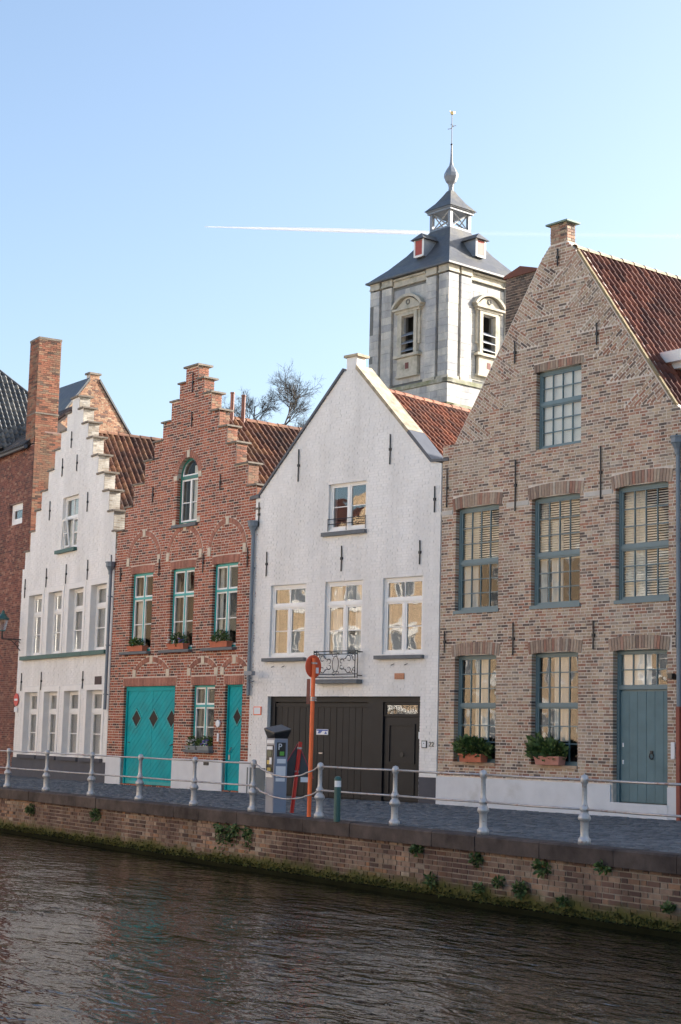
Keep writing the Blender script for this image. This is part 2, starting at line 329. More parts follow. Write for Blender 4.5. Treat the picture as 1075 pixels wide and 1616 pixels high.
def put_bricks(bricks, F, material, parent, proud=.012, back=.012, deep=.14, limit=300, name='brick', rest='brickwork', clusters=True, rnd=R):
    """the bricks that show largest become parts of their own (shared meshes), the rest one joined part"""
    items = []
    for b in bricks:
        xa, xb, za, zb, dp, an = b
        c, s = math.cos(an), math.sin(an); xm, zm = (xa + xb) / 2, (za + zb) / 2
        p = F.w(xm * c - zm * s, 0, xm * s + zm * c)
        items.append(((p - CAM).length, b))
    items.sort(key=lambda t: t[0])
    cache = {}; mb = MB(); n = 0
    for dist, (xa, xb, za, zb, dp, an) in items:
        tone = rnd.random(); jy = rnd.uniform(-.004, .004)
        ln = xb - xa; hh = zb - za
        if n < limit and not dp and not an:
            key = (round(ln, 2), int(tone * 8))
            if key not in cache:
                l2 = key[0] / 2; t = MB(); t.mesh_add(brick_verts(-l2, l2, -hh / 2, hh / 2, -proud, back, 0), FACES5, (key[1] + .5) / 8)
                cache[key] = t.mesh(name); cache[key].materials.append(material)
            o = link(name, cache[key], parent, ((xa + xb) / 2, jy, (za + zb) / 2)); n += 1
        else:
            mb.mesh_add(brick_verts(xa, xb, za, zb, -proud + jy, deep if dp else back, an), FACES5, tone)
    if mb.v: mb.build(rest, material, parent, kind='stuff')
def arch_ring(x0, x1, zs, rise, t, n, y0=-.016, y1=.1, g=.012, rnd=R):
    """voussoirs over an opening: inner springing at zs, inner crown at zs+rise, ring thickness t -> list of meshes"""
    c = (x0 + x1) / 2; hw = (x1 - x0) / 2
    if rise < .005:
        return [[(x0 + (x1 - x0) * i / n + g / 2, zs), (x0 + (x1 - x0) * (i + 1) / n - g / 2, zs), (x0 + (x1 - x0) * (i + 1) / n - g / 2, zs + t), (x0 + (x1 - x0) * i / n + g / 2, zs + t)] for i in range(n)]
    Rr = (hw * hw + rise * rise) / (2 * rise); zc = zs + rise - Rr; a0 = math.asin(min(1, hw / Rr)) if rise <= hw else math.pi - math.asin(hw / Rr)
    out = []
    for i in range(n):
        p = -a0 + 2 * a0 * i / n; q = -a0 + 2 * a0 * (i + 1) / n; d = g / 2 / Rr
        out.append([(c + r * math.sin(th), zc + r * math.cos(th)) for r, th in ((Rr, p + d), (Rr, q - d), (Rr + t, q - d), (Rr + t, p + d))])
    return out
def put_arch(polys, material, parent, y0=-.016, y1=.1, name='arch_brick', rnd=R):
    for P in polys:
        cx = sum(p[0] for p in P) / 4; cz = sum(p[1] for p in P) / 4
        mb = MB(); mb.prism([(x - cx, z - cz) for x, z in P], y0, y1, rnd.random()); mb.build(name, material, parent, loc=(cx, 0, cz))
# ------------------------------------------------------------------ windows, tiles, small parts
def window(parent, x0, x1, z0, z1, y, fmat, smat, lights, fw=.05, sw=.04, mw=.022, glass=None, name='window', inside=None, room=True, fd=.07, tilt=.006, head=None):
    """frame (the part) with sashes and one pane object per light; lights = (fx0,fx1,fz0,fz1,cols,rows) as fractions"""
    glass = glass or GLASS; W, H = x1 - x0, z1 - z0
    fr = MB(); fr.box(x0, x0 + fw, y, y + fd, z0, z1); fr.box(x1 - fw, x1, y, y + fd, z0, z1)
    fr.box(x0 + fw, x1 - fw, y, y + fd, z0, z0 + fw); fr.box(x0 + fw, x1 - fw, y, y + fd, z1 - fw, z1)
    ix0, ix1, iz0, iz1 = x0 + fw, x1 - fw, z0 + fw, z1 - fw; iw, ih = ix1 - ix0, iz1 - iz0
    sa = MB(); panes = []
    edges_x = set(); edges_z = set()
    for (a, b, c, d, nc, nr) in lights:
        lx0, lx1, lz0, lz1 = ix0 + a * iw, ix0 + b * iw, iz0 + c * ih, iz0 + d * ih
        if a > 0: lx0 += fw * .45
        if b < 1: lx1 -= fw * .45
        if c > 0: lz0 += fw * .5
        if d < 1: lz1 -= fw * .5
        if a > 0: fr.box(ix0 + a * iw - fw * .45, ix0 + a * iw + fw * .45, y + .004, y + fd - .004, lz0 - .001, lz1 + .001)
        if c > 0 and c not in edges_z: edges_z.add(c); fr.box(ix0, ix1, y - .006, y + fd - .002, iz0 + c * ih - fw * .5, iz0 + c * ih + fw * .5)
        ya, yb = y + .014, y + fd - .012
        sa.box(lx0, lx0 + sw, ya, yb, lz0, lz1); sa.box(lx1 - sw, lx1, ya, yb, lz0, lz1)
        sa.box(lx0 + sw, lx1 - sw, ya, yb, lz0, lz0 + sw * 1.1); sa.box(lx0 + sw, lx1 - sw, ya, yb, lz1 - sw, lz1)
        gx0, gx1, gz0, gz1 = lx0 + sw, lx1 - sw, lz0 + sw * 1.1, lz1 - sw
        for i in range(1, nc): xx = gx0 + (gx1 - gx0) * i / nc; sa.box(xx - mw / 2, xx + mw / 2, ya + .004, yb - .004, gz0, gz1)
        for i in range(1, nr): zz = gz0 + (gz1 - gz0) * i / nr; sa.box(gx0, gx1, ya + .006, yb - .006, zz - mw / 2, zz + mw / 2)
        for i in range(nc):
            for j in range(nr): panes.append((gx0 + (gx1 - gx0) * i / nc, gx0 + (gx1 - gx0) * (i + 1) / nc, gz0 + (gz1 - gz0) * j / nr, gz0 + (gz1 - gz0) * (j + 1) / nr))
    wn = fr.build(name, fmat, parent)
    sa.build('sash', smat, wn)
    for (a, b, c, d) in panes:
        t = MB(); t.box(-(b - a) / 2 , (b - a) / 2, -.002, .002, -(d - c) / 2, (d - c) / 2)
        o = t.build('pane', glass, wn, loc=((a + b) / 2, y + fd * .5, (c + d) / 2))
        o.rotation_euler = (R.uniform(-tilt, tilt), 0, R.uniform(-tilt, tilt))
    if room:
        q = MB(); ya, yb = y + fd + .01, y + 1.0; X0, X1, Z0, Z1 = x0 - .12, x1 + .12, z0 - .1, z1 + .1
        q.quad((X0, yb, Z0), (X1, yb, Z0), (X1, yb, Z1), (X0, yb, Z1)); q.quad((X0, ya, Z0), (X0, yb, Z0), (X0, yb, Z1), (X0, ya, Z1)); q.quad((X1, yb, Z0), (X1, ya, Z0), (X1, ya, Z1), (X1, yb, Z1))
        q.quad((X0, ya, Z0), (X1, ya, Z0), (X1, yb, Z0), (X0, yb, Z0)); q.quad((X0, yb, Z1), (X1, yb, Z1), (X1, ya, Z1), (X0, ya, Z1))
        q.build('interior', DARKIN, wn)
    if inside:
        for kind, a, b, c, d in inside:
            xa, xb, za, zb = ix0 + a * iw, ix0 + b * iw, iz0 + c * ih, iz0 + d * ih
            q = MB()
            if kind == 'curtain':
                n = 24; pts = [(xa + (xb - xa) * i / n, y + fd + .06 + .025 * math.sin(i * 1.9) + .01 * math.sin(i * .7)) for i in range(n + 1)]
                for i in range(n): q.quad((*pts[i], za), (*pts[i + 1], za), (*pts[i + 1], zb), (*pts[i], zb))
                q.build('curtain', CURT, wn, smooth=True)
            elif kind == 'blind':
                n = int((zb - za) / .045)
                for i in range(n): zz = za + (i + .5) * .05; q.quad((xa, y + fd + .012, zz - .014), (xb, y + fd + .012, zz - .014), (xb, y + fd + .035, zz + .012), (xa, y + fd + .035, zz + .012))
                q.build('blind_slats', SLATB, wn, kind='stuff')
            elif kind == 'white':
                q.box(xa, xb, y + fd + .008, y + fd + .012, za, zb); q.build('white_blind', CURT, wn)
            else:
                q.box(xa, xb, y + fd + .03, y + fd + .034, za, zb); q.build('roller_blind', GREYB, wn)
    return wn
def anchor(parent, x, z0, z1, y=-.03):
    mb = MB(); mb.tube([(x, y, z0), (x + .004, y, (z0 + z1) / 2), (x - .002, y, z1)], .016, 5); mb.box(x - .03, x + .03, y - .012, .0, (z0 + z1) / 2 - .03, (z0 + z1) / 2 + .03)
    return mb.build('wall_anchor', IRON, parent)
def tile_mesh(tone, mt, w_=.187, l=.3):
    prof = [(-.5, .012), (-.38, -.016), (-.2, -.024), (0, -.014), (.13, .018), (.27, .046), (.4, .042), (.52, .008)]
    mb = MB(); n = len(prof)
    top = [(p[0] * w_, 0, p[1] + .0) for p in prof]; bot = [(p[0] * w_, -l, p[1] + .022) for p in prof]; lip = [(p[0] * w_, -l, p[1] + .002) for p in prof]
    vs = top + bot + lip; fs = []
    for i in range(n - 1): fs.append((n + i, n + i + 1, i + 1, i)); fs.append((2 * n + i, 2 * n + i + 1, n + i + 1, n + i))
    mb.mesh_add(vs, fs, tone); me = mb.mesh('roof_tile', True); me.materials.append(mt); return me, vs, fs
def tile_roof(F, parent, top, foot, y0, y1, mt, limit=300, ridge=True, rmat=None, cw=.178, ex=.255, keep=None, under=True):
    """right-hand slope: from the ridge (x,z) top down to foot, running from y0 back to y1"""
    (tx, tz), (fx, fz) = top, foot; sl_ = Vector((fx - tx, 0, fz - tz)); Ls = sl_.length; d = sl_.normalized(); a = Vector((0, 1, 0)); nrm = Vector((-d.z, 0, d.x))
    roof = MB(); q = [Vector((tx, y0, tz)), Vector((fx, y0, fz)), Vector((fx, y1, fz)), Vector((tx, y1, tz))]; k = nrm * .05
    roof.mesh_add([p - k for p in q] + [p - nrm * .12 for p in q], [(0, 1, 2, 3), (7, 6, 5, 4), (0, 4, 5, 1), (1, 5, 6, 2), (2, 6, 7, 3), (3, 7, 4, 0)])
    ro = roof.build('roof', UNDER, parent) if under else empty('roof', (0, 0, 0))
    if not under: ro.parent = parent
    metas = [tile_mesh((i + .5) / 8, mt) for i in range(8)]; items = []
    nc = int((y1 - y0) / cw); nr = int(Ls / ex + .999)
    for i in range(nc):
        for j in range(nr):
            o = Vector((tx, y0 + (i + .5) * cw, tz)) + d * min(j * ex, Ls - .28) + nrm * (.004 + (j % 2) * .001)
            if keep and not keep(o): continue
            M = Matrix(((a.x, -d.x, nrm.x), (a.y, -d.y, nrm.y), (a.z, -d.z, nrm.z))).to_4x4()
            M = Matrix.Translation(o) @ M @ Matrix.Rotation(R.uniform(-.012, .012), 4, 'Z') @ Matrix.Rotation(R.uniform(-.01, .012), 4, 'X')
            items.append(((F.M @ o - CAM).length, M))
    items.sort(key=lambda t: t[0]); mb = MB()
    for n, (dist, M) in enumerate(items):
        v = min(7, int(R.random() * 8)); me, vs, fs = metas[v]
        if n < limit: o = link('roof_tile', me, ro); o.matrix_local = M
        else: mb.mesh_add([M @ Vector(p) for p in vs], fs, (v + .5) / 8)
    if mb.v: mb.build('roof_tiling', mt, ro, smooth=True, kind='stuff')
    if ridge:
        n = int((y1 - y0) / .36)
        for i in range(n):
            t = MB(); seg = 7; ya, yb = 0, .375; r0, r1 = .105, .092
            for k in range(seg):
                p, q_ = math.pi * k / seg - .15, math.pi * (k + 1) / seg + (.15 if k == seg - 1 else 0)
                p = math.pi * k / seg; q_ = math.pi * (k + 1) / seg
                t.quad((r0 * math.cos(p), ya, r0 * math.sin(p)), (r1 * math.cos(p), yb, r1 * math.sin(p)), (r1 * math.cos(q_), yb, r1 * math.sin(q_)), (r0 * math.cos(q_), ya, r0 * math.sin(q_)), tone=.6 + R.uniform(-.2, .3))
            t.build('ridge_tile', rmat or mt, ro, smooth=True, loc=(tx, y0 + i * .36, tz - .03 + R.uniform(-.004, .004)))
    return ro
def house_body(parent, x0, x1, zl, zr, depth, mt, left_roof, y0=.3, roofmat=None):
    """side and back walls and the unseen left roof slope"""
    bx('side_wall', mt, parent, x0, x0 + .25, y0, depth, -.3, zl); bx('side_wall', mt, parent, x1 - .25, x1, y0, depth, -.3, zr)
    bx('back_wall', mt, parent, x0 + .25, x1 - .25, depth - .25, depth, -.3, min(zl, zr))
    if left_roof:
        (tx, tz), (fx, fz) = left_roof; mb = MB(); mb.prism([(tx, tz - .02), (fx, fz), (fx, fz - .12), (tx, tz - .14)], y0, depth); mb.build('roof_slope', roofmat or UNDER, parent)
def foliage(mb, c, rx, ry, rz, n, s, rnd=R, up=.4):
    for _ in range(n):
        while True:
            x, y, z = rnd.uniform(-1, 1), rnd.uniform(-1, 1), rnd.uniform(-1, 1)
            if x * x + y * y + z * z < 1: break
        p = Vector((c[0] + x * rx, c[1] + y * ry, c[2] + z * rz))
        d = Vector((x + rnd.uniform(-.6, .6), y + rnd.uniform(-.6, .6), z * .6 + up + rnd.uniform(-.5, .5))).normalized(); e = d.cross(Vector((rnd.uniform(-1, 1), rnd.uniform(-1, 1), rnd.uniform(-1, 1)))).normalized()
        L = s * rnd.uniform(.6, 1.4); wd = e * L * .28; t = rnd.random()
        mb.quad(p, p + d * L * .5 + wd, p + d * L, p + d * L * .5 - wd, tone=t)
def text_mesh(s, size, depth=.004):
    cu = bpy.data.curves.new('txt', 'FONT'); cu.body = s; cu.size = size; cu.extrude = depth; cu.align_x = 'CENTER'; cu.align_y = 'CENTER'
    ob = bpy.data.objects.new('txt', cu); COL.objects.link(ob); dg = bpy.context.evaluated_depsgraph_get(); dg.update()
    me = bpy.data.meshes.new_from_object(ob.evaluated_get(dg)); bpy.data.objects.remove(ob); bpy.data.curves.remove(cu); return me
# ------------------------------------------------------------------ frames (metres)
F4 = Frame((2.265, 36.113), .6822); F3 = Frame((-2.009, 40.22), .8052); F2 = Frame((-6.2, 45.512), .6699); F1 = Frame((-10.012, 51.849), .5415)
FQ = Frame((3.41, 22.61), .5776)
# ================================================================== SETTING
def water_mat():
    mt, t, p = new_mat('canal_water')
    p.inputs['Base Color'].default_value = (.008, .008, .006, 1); p.inputs['Roughness'].default_value = .04; p.inputs['IOR'].default_value = 1.33
    tc = N(t, 'ShaderNodeTexCoord'); mp = N(t, 'ShaderNodeMapping'); t.links.new(tc.outputs['Object'], mp.inputs[0]); mp.inputs['Rotation'].default_value = (0, 0, FQ.rz); mp.inputs['Scale'].default_value = (1, 2.1, 1)
    hs = []
    for sc, amp, det in ((.45, .07, 2), (1.9, .05, 2), (6, .012, 1.5)):
        n = N(t, 'ShaderNodeTexNoise'); n.inputs['Scale'].default_value = sc; n.inputs['Detail'].default_value = det; n.inputs['Distortion'].default_value = .8
        t.links.new(mp.outputs[0], n.inputs['Vector']); m_ = N(t, 'ShaderNodeMath', operation='MULTIPLY'); m_.inputs[1].default_value = amp; t.links.new(n.outputs[0], m_.inputs[0]); hs.append(m_)
    a = N(t, 'ShaderNodeMath', operation='ADD'); b = N(t, 'ShaderNodeMath', operation='ADD'); t.links.new(hs[0].outputs[0], a.inputs[0]); t.links.new(hs[1].outputs[0], a.inputs[1]); t.links.new(a.outputs[0], b.inputs[0]); t.links.new(hs[2].outputs[0], b.inputs[1])
    nl = N(t, 'ShaderNodeTexNoise'); nl.inputs['Scale'].default_value = .16; nl.inputs['Detail'].default_value = 2; t.links.new(tc.outputs['Object'], nl.inputs['Vector'])
    rl = N(t, 'ShaderNodeMapRange'); rl.inputs[1].default_value = .35; rl.inputs[2].default_value = .65; rl.inputs[3].default_value = .35; rl.inputs[4].default_value = 1.15; t.links.new(nl.outputs[0], rl.inputs[0])
    mm_ = N(t, 'ShaderNodeMath', operation='MULTIPLY'); t.links.new(b.outputs[0], mm_.inputs[0]); t.links.new(rl.outputs[0], mm_.inputs[1]); b = mm_
    bp = N(t, 'ShaderNodeBump'); bp.inputs['Strength'].default_value = 1; bp.inputs['Distance'].default_value = 1.0; t.links.new(b.outputs[0], bp.inputs['Height']); t.links.new(bp.outputs[0], p.inputs['Normal'])
    return mt
def sheet(name, F, x0, x1, y0, y1, z, material):
    mb = MB(); mb.quad((x0, y0, 0), (x1, y0, 0), (x1, y1, 0), (x0, y1, 0)); o = mb.build(name, material, None); o.matrix_world = F.M @ Matrix.Translation((0, 0, z)); o['kind'] = 'structure'; return o
sheet('water', FQ, -160, 120, -14.2, -.1, -1.0, water_mat())
bed = mat('canal_mud', (.05, .045, .03), .9)
sheet('canal_bed', FQ, -160, 120, -14.3, .2, -2.6, bed)
street = sheet('street', FQ, -1500, 1500, .2, 2500, -.014, JOINT)
sheet('opposite_pavement', FQ, -1500, 1500, -1500, -14.2, -.01, mat('bank_paving', (.42, .38, .33), .9, .15, 2, .3, 20))
# setts: too thin in view to pick apart one by one
Fhs = [(F4, -.2, 14), (F3, -.1, 5.95), (F2, -.1, 6.8), (F1, -8, 7.4)]
mb = MB(); inv = [(f.M.inverted(), a, b) for f, a, b in Fhs]
row = 0; y = .26
while y < 11.5:
    x = -28 + (row % 2) * .08
    while x < 4.4:
        wv = R.uniform(.13, .19); wy = .115
        c = FQ.M @ Vector((x + wv / 2, y + wy / 2, 0)); hid = False
        for Mi, a, b in inv:
            l = Mi @ c
            if a <= l.x <= b and l.y > .02: hid = True; break
        if not hid:
            h = R.uniform(-.006, .006) + .004 * math.sin(x * .9) ; g = .006; x1, y1 = x + wv, y + wy; q = .018
            mb.mesh_add([(x + g, y + g, -.014), (x1 - g, y + g, -.014), (x1 - g, y1 - g, -.014), (x + g, y1 - g, -.014), (x + q, y + q, h), (x1 - q, y + q, h), (x1 - q, y1 - q, h + .002), (x + q, y1 - q, h)],
                        [(4, 5, 6, 7), (0, 1, 5, 4), (1, 2, 6, 5), (2, 3, 7, 6), (3, 0, 4, 7)], R.random())
        x += wv
    y += .115; row += 1
setts = mb.build('setts', SETT, None, kind='stuff'); setts.matrix_world = FQ.M
tag(setts, 'blue-grey stone setts paving the street between houses and canal', 'paving')
# ------------------------------------------------------------------ quay wall
qw = frame_empty('quay_wall', FQ); tag(qw, 'weathered brick canal wall with dark stone coping and mossy foot', 'wall')
body = MB(); body.box(-60, 30, -.19, .19, -2.6, -.2); wall = body.build('wall', MQ, qw)
qp = rect(-30, 4, -1.18, -.205)
put_bricks([b for b in lay(qp, h=.075, L=.24, g=.018, gv=.022)], Frame((0, 0), 0) if False else FQ, BQ, wall, proud=.2, back=-.18, limit=300)
for o in wall.children:
    pass
x = -34.
while x < 6:
    ln = R.uniform(.95, 1.5)
    mb = MB(); j = R.uniform(-.008, .008); P = [(-.27 + j, -.225), (.2, -.225), (.2, -.012), (.17, .0 + R.uniform(-.004, .004)), (-.25 + j, .004 + R.uniform(-.005, .005)), (-.275 + j, -.02)]
    vs = [(x + .006, p[0], p[1]) for p in P] + [(x + ln - .006, p[0] + R.uniform(-.004, .004), p[1] + R.uniform(-.003, .003)) for p in P]; n = len(P)
    mb.mesh_add(vs, [tuple(range(n)), tuple(reversed(range(n, 2 * n)))] + [((k + 1) % n, k, n + k, n + (k + 1) % n) for k in range(n)]); mb.build('coping_stone', COPB, qw); x += ln
mb = MB()   # near-black concrete footing at the waterline
vs = [];
foot = MB(); foot.box(-60, 30, -.34, -.19, -1.6, -.93); foot.build('footing', tone_mat('dark_footing', [(0, (.012, .013, .006)), (1, (.02, .02, .008))], rough=1, bump=.8), qw); MATS['dark_footing'].node_tree.nodes['Principled BSDF'].inputs['Specular IOR Level'].default_value = .05
moss = MB()   # moss cushions hanging along the foot of the wall
for _ in range(5200):
    xx = R.uniform(-30, 3.6); zz = -.93 + abs(R.gauss(0, .055)) ; p = Vector((xx, R.uniform(-.34, -.22) if zz < -.9 else -.225, zz)); s = R.uniform(.012, .035)
    d = Vector((R.uniform(-1, 1), -R.uniform(.2, 1), R.uniform(-.2, 1))).normalized(); e = d.cross(Vector((R.uniform(-1, 1), .2, R.uniform(-1, 1)))).normalized() * s
    moss.quad(p - e, p + d * s, p + e, p - d * s * .3, tone=R.random())
moss.build('moss', tone_mat('moss_green', [(0, (.03, .035, .008)), (.5, (.07, .075, .012)), (1, (.13, .12, .02))], rough=.9, bump=.1), qw, kind='stuff')
# ================================================================== HOUSE 4: brown brick gable on the right
def soldier(parent, x0, x1, z, t=.22, rise=.05, n=14, m_=None): put_arch(arch_ring(x0, x1, z, rise, t, n), m_ or SOLD4, parent)
h4 = frame_empty('brick_gable_house', F4); tag(h4, 'tall brown brick house with steep gable, grey-blue windows and plank door', 'house')
W4 = 6.72
gab4 = [(-.02, -.3), (W4, -.3), (W4, 7.75), (6.45, 7.98), (3.95, 11.52), (3.7, 11.78), (3.2, 11.78), (2.95, 11.52), (.35, 7.86), (-.02, 7.86)]
win4 = [(.44, 1.78, 4.14, 6.42), (2.74, 4.1, 4.14, 6.42), (5.04, 6.38, 4.14, 6.42), (2.84, 4.12, 7.43, 9.1)]
gnd4 = [(.47, 1.75, .92, 3.2), (2.78, 4.07, .92, 3.2)]
door4 = (4.98, 6.34, .27, 3.2)
holes4 = [rect(*o) for o in win4 + gnd4 + [door4]]
w4 = wall_panel(gab4, holes4, 0, .28).build('wall', M4, h4)
exc = []
for o in win4[:3] + gnd4 + [door4]: exc.append(rect(o[0] - .1, o[1] + .1, o[3] - .03, o[3] + .27))
exc.append(rect(win4[3][0] - .06, win4[3][1] + .06, win4[3][3] - .02, win4[3][3] + .17))
exc += [rect(2.0, 2.68, 6.3, 6.4), rect(4.2, 4.98, 6.3, 6.4), rect(-.02, .34, 6.3, 6.4), rect(-.1, 5.0, -.3, .6), rect(6.3, 6.8, -.3, .6)]
wed = []
def wedges(A, B, n, sgn):
    out = []
    ax, az = A; bx_, bz = B
    for i in range(n):
        p = (ax + (bx_ - ax) * i / n, az + (bz - az) * i / n); q = (ax + (bx_ - ax) * (i + 1) / n, az + (bz - az) * (i + 1) / n)
        L = math.hypot(q[0] - p[0], q[1] - p[1]); th = math.atan2(abs(q[1] - p[1]), abs(q[0] - p[0])); c = (q[0] - sgn * L / math.cos(th) * .98, q[1])
        out.append(([p, q, c], sgn * (math.pi / 2 - th)))
    return out
wed = wedges((3.95, 11.5), (6.42, 8.0), 6, 1) + wedges((2.95, 11.5), (.37, 7.88), 6, -1)
wed = [(t, a) for t, a in wed]
mainb = lay(gab4, holes4, exc + [t for t, a in wed], h=.0615, L=.21, g=.016, gv=.022)
for t, a in wed: mainb += lay(t, [], [holes4[3]] + ([u for u, _ in wed if _ * a < 0] if a < 0 else []), h=.0615, L=.21, g=.016, gv=.026, angle=a)
put_bricks(mainb, F4, B4, w4, proud=.006)
for o in win4[:3] + gnd4: soldier(w4, o[0] - .08, o[1] + .08, o[3] - .035, .26, .055, 20)
soldier(w4, door4[0] - .08, door4[1] + .04, door4[3] - .035, .26, .055, 20)
soldier(w4, win4[3][0] - .05, win4[3][1] + .05, win4[3][3] - .01, .17, .02, 18)
for a, b in ((2.02, 2.66), (4.22, 4.96), (-.02, .33)): bx('stone_band', mat('band_stone_%d' % int(a * 10), (.52, .49, .45), .85, .12, 6, .3), w4, a, b, -.018, .02, 6.305, 6.395)
G8 = (0, 1, 0, .47, 4, 3), (0, 1, .47, 1, 4, 3)
ins = [[('curtain', 0, .35, 0, 1), ('blind', 0, 1, .45, 1)], [('blind', 0, 1, .42, 1), ('curtain', .25, .5, 0, .8), ('curtain', .0, .14, 0, 1)], [('blind', 0, 1, .02, 1), ('curtain', 0, .42, 0, 1)]]
for o, i in zip(win4[:3], ins):
    wn = window(h4, o[0], o[1], o[2], o[3], .1, BLUEG, BLUEG, G8, fw=.065, sw=.035, mw=.02, glass=GLASSW, inside=i)
    bx('sill', BLUEG, wn, o[0] - .02, o[1] + .02, -.03, .1, o[2] - .04, o[2] + .03)
o = win4[3]; window(h4, *o, .1, BLUEG, BLUEG, [(0, 1, 0, .59, 4, 3), (0, 1, .59, 1, 4, 2)], fw=.06, sw=.03, mw=.02, glass=GLASSG, inside=[('white', 0, 1, 0, 1)])
for o in gnd4:
    wn = window(h4, *o, .12, BLUEG, BLUEG, [(0, 1, 0, .53, 4, 3), (0, 1, .53, 1, 4, 3)], fw=.06, sw=.03, mw=.022, glass=GLASSG4, inside=[('curtain', .3, .62, .2, 1)])
    bx('sill', B4, wn, o[0], o[1], -.03, .12, o[2] - .05, o[2] + .012)
# door with planks, fanlight above
dr = window(h4, door4[0], door4[1], 2.44, door4[3], .13, BLUEG, BLUEG, [(0, 1, 0, 1, 4, 2)], fw=.06, sw=.025, mw=.022, glass=GLASSG4, name='fanlight', inside=[('white', 0, .6, 0, 1)])
door = MB().box(door4[0], door4[1], .185, .22, .27, 2.44).build('door', BLUEG, h4)
np_ = 6; x0, x1 = door4[0] + .07, door4[1] - .01
for i in range(np_):
    a = x0 + (x1 - x0) * i / np_; b = x0 + (x1 - x0) * (i + 1) / np_
    mb = MB(); mb.prism([(a + .004, .285), (b - .004, .285), (b - .004, 2.4), (a + .004, 2.4)], .155 + R.uniform(-.002, .002), .184); mb.build('plank', BLUED, door)
mb = MB(); mb.tube([(5.83 + .05 * math.cos(t / 10 * 6.283), .135, 1.17 + .06 * math.sin(t / 10 * 6.283)) for t in range(11)], .011, 5); mb.box(5.8, 5.86, .13, .155, 1.21, 1.27); mb.build('ring_knocker', IRON, door)
for z in (1.0, 1.33): bx('lock_plate', PAPER, door, 5.1, 5.13, .146, .155, z, z + .08)
bx('frame_post', BLUEG, door, door4[0], door4[0] + .065, .11, .184, .27, 2.44)
bx('doorstep', PLINW, h4, 4.92, 6.38, -.06, .3, .0, .27)
bx('plinth', PLINW, h4, -.02, 4.95, -.045, -.001, -.25, .6); bx('plinth', PLINW, h4, 6.36, W4, -.045, -.001, -.25, .6)
for x, a, b in ((.16, 6.48, 7.34), (2.28, 6.2, 7.3), (4.67, 6.22, 7.3), (6.6, 6.5, 7.3), (.16, 3.27, 3.75), (2.26, 3.17, 3.85), (4.49, 3.23, 3.79), (6.58, 3.2, 3.75), (3.45, 11.29, 11.66), (4.55, 9.4, 9.86), (2.22, 9.39, 9.88)): anchor(h4, x, a, b, -.035)
mb = MB(); mb.box(6.44, 6.53, -.035, -.012, 1.13, 1.44); mb.build('bell_panel', PAPER, h4)
mb = MB(); mb.tube([(6.52, 0, 2.66), (6.52, -.12, 2.66)], .06, 10); mb.box(6.47, 6.57, -.16, -.06, 2.62, 2.72); mb.build('wall_spot', BLK, h4)
# pinnacle on the gable top
pin = MB().box(3.225, 3.675, .002, .26, 11.70, 12.2).build('pinnacle', M4, h4)
put_bricks(lay(rect(3.22, 3.68, 11.79, 12.2), h=.0615, L=.2), F4, B4, pin, limit=0)
mb = MB()
for k in range(7): za = 11.75 + k * .0635; mb.box(3.665, 3.69, .01, .12 if k % 2 else .2, za, za + .052, R.random()); mb.box(3.665, 3.69, .13 if k % 2 else .21, .25, za, za + .052, R.random())
mb.build('side_brickwork', B4, pin, kind='stuff')
mb = MB(); mb.box(3.14, 3.76, -.08, .34, 12.2, 12.235); mb.mesh_add([(3.14, -.08, 12.235), (3.76, -.08, 12.235), (3.76, .34, 12.235), (3.14, .34, 12.235), (3.45, .13, 12.33)], [(0, 1, 4), (1, 2, 4), (2, 3, 4), (3, 0, 4)]); mb.build('cap', GREENC, pin)
house_body(h4, 0, W4, 7.7, 7.6, 10, M4, ((3.0, 11.45), (-.1, 7.75)))
tile_roof(F4, h4, (3.86, 11.6), (6.62, 7.72), .03, 10, TILE_R, rmat=COPE)
mb = MB(); n = 26
for i in range(n):
    f0, f1 = i / n, (i + 1) / n; mb.prism([(3.97 + (6.55 - 3.97) * f + dx, 11.5 + (7.86 - 11.5) * f + dz + R.uniform(-.006, .006)) for f, dx, dz in ((f0, 0, 0), (f1, 0, 0), (f1, .035, .035), (f0, .035, .035))], -.015, .05)
mb.build('verge', mat('lichen_mortar', (.24, .18, .1), .95, .3, 12, .6, 30, col2=(.22, .19, .12), c2scale=5), h4)
# chimney on the far slope
ch = MB().box(.92, 1.82, 1.0, 1.45, 8.2, 11.72).build('chimney', M4, h4)
mb = MB(); BD = tone_mat('shaded_front_brick', [(0, (.06, .05, .045)), (.6, (.13, .1, .085)), (1, (.2, .14, .11))])  # shade put into the front's darker brick; the lit side is lighter
for b in lay(rect(.9, 1.84, 9.5, 11.72), h=.0615, L=.2): mb.mesh_add(brick_verts(*b[:4], .985, 1.0, 0), FACES5, R.random())
mb.build('brickwork', BD, ch, kind='stuff')
mb = MB()
for k in range(36): za = 9.5 + k * .0615; mb.box(1.815, 1.835, 1.01, 1.2 + (k % 2) * .1, za, za + .05, R.random()); mb.box(1.815, 1.835, 1.215 + (k % 2) * .1, 1.44, za, za + .05, R.random())
mb.build('side_brickwork', BC, ch, kind='stuff')
mb = MB(); mb.prism([(.86, 11.72), (1.9, 11.72), (1.9, 11.78), (1.38, 11.93), (.86, 11.78)], .95, 1.5, .6); mb.build('cap', TILE_R, ch)
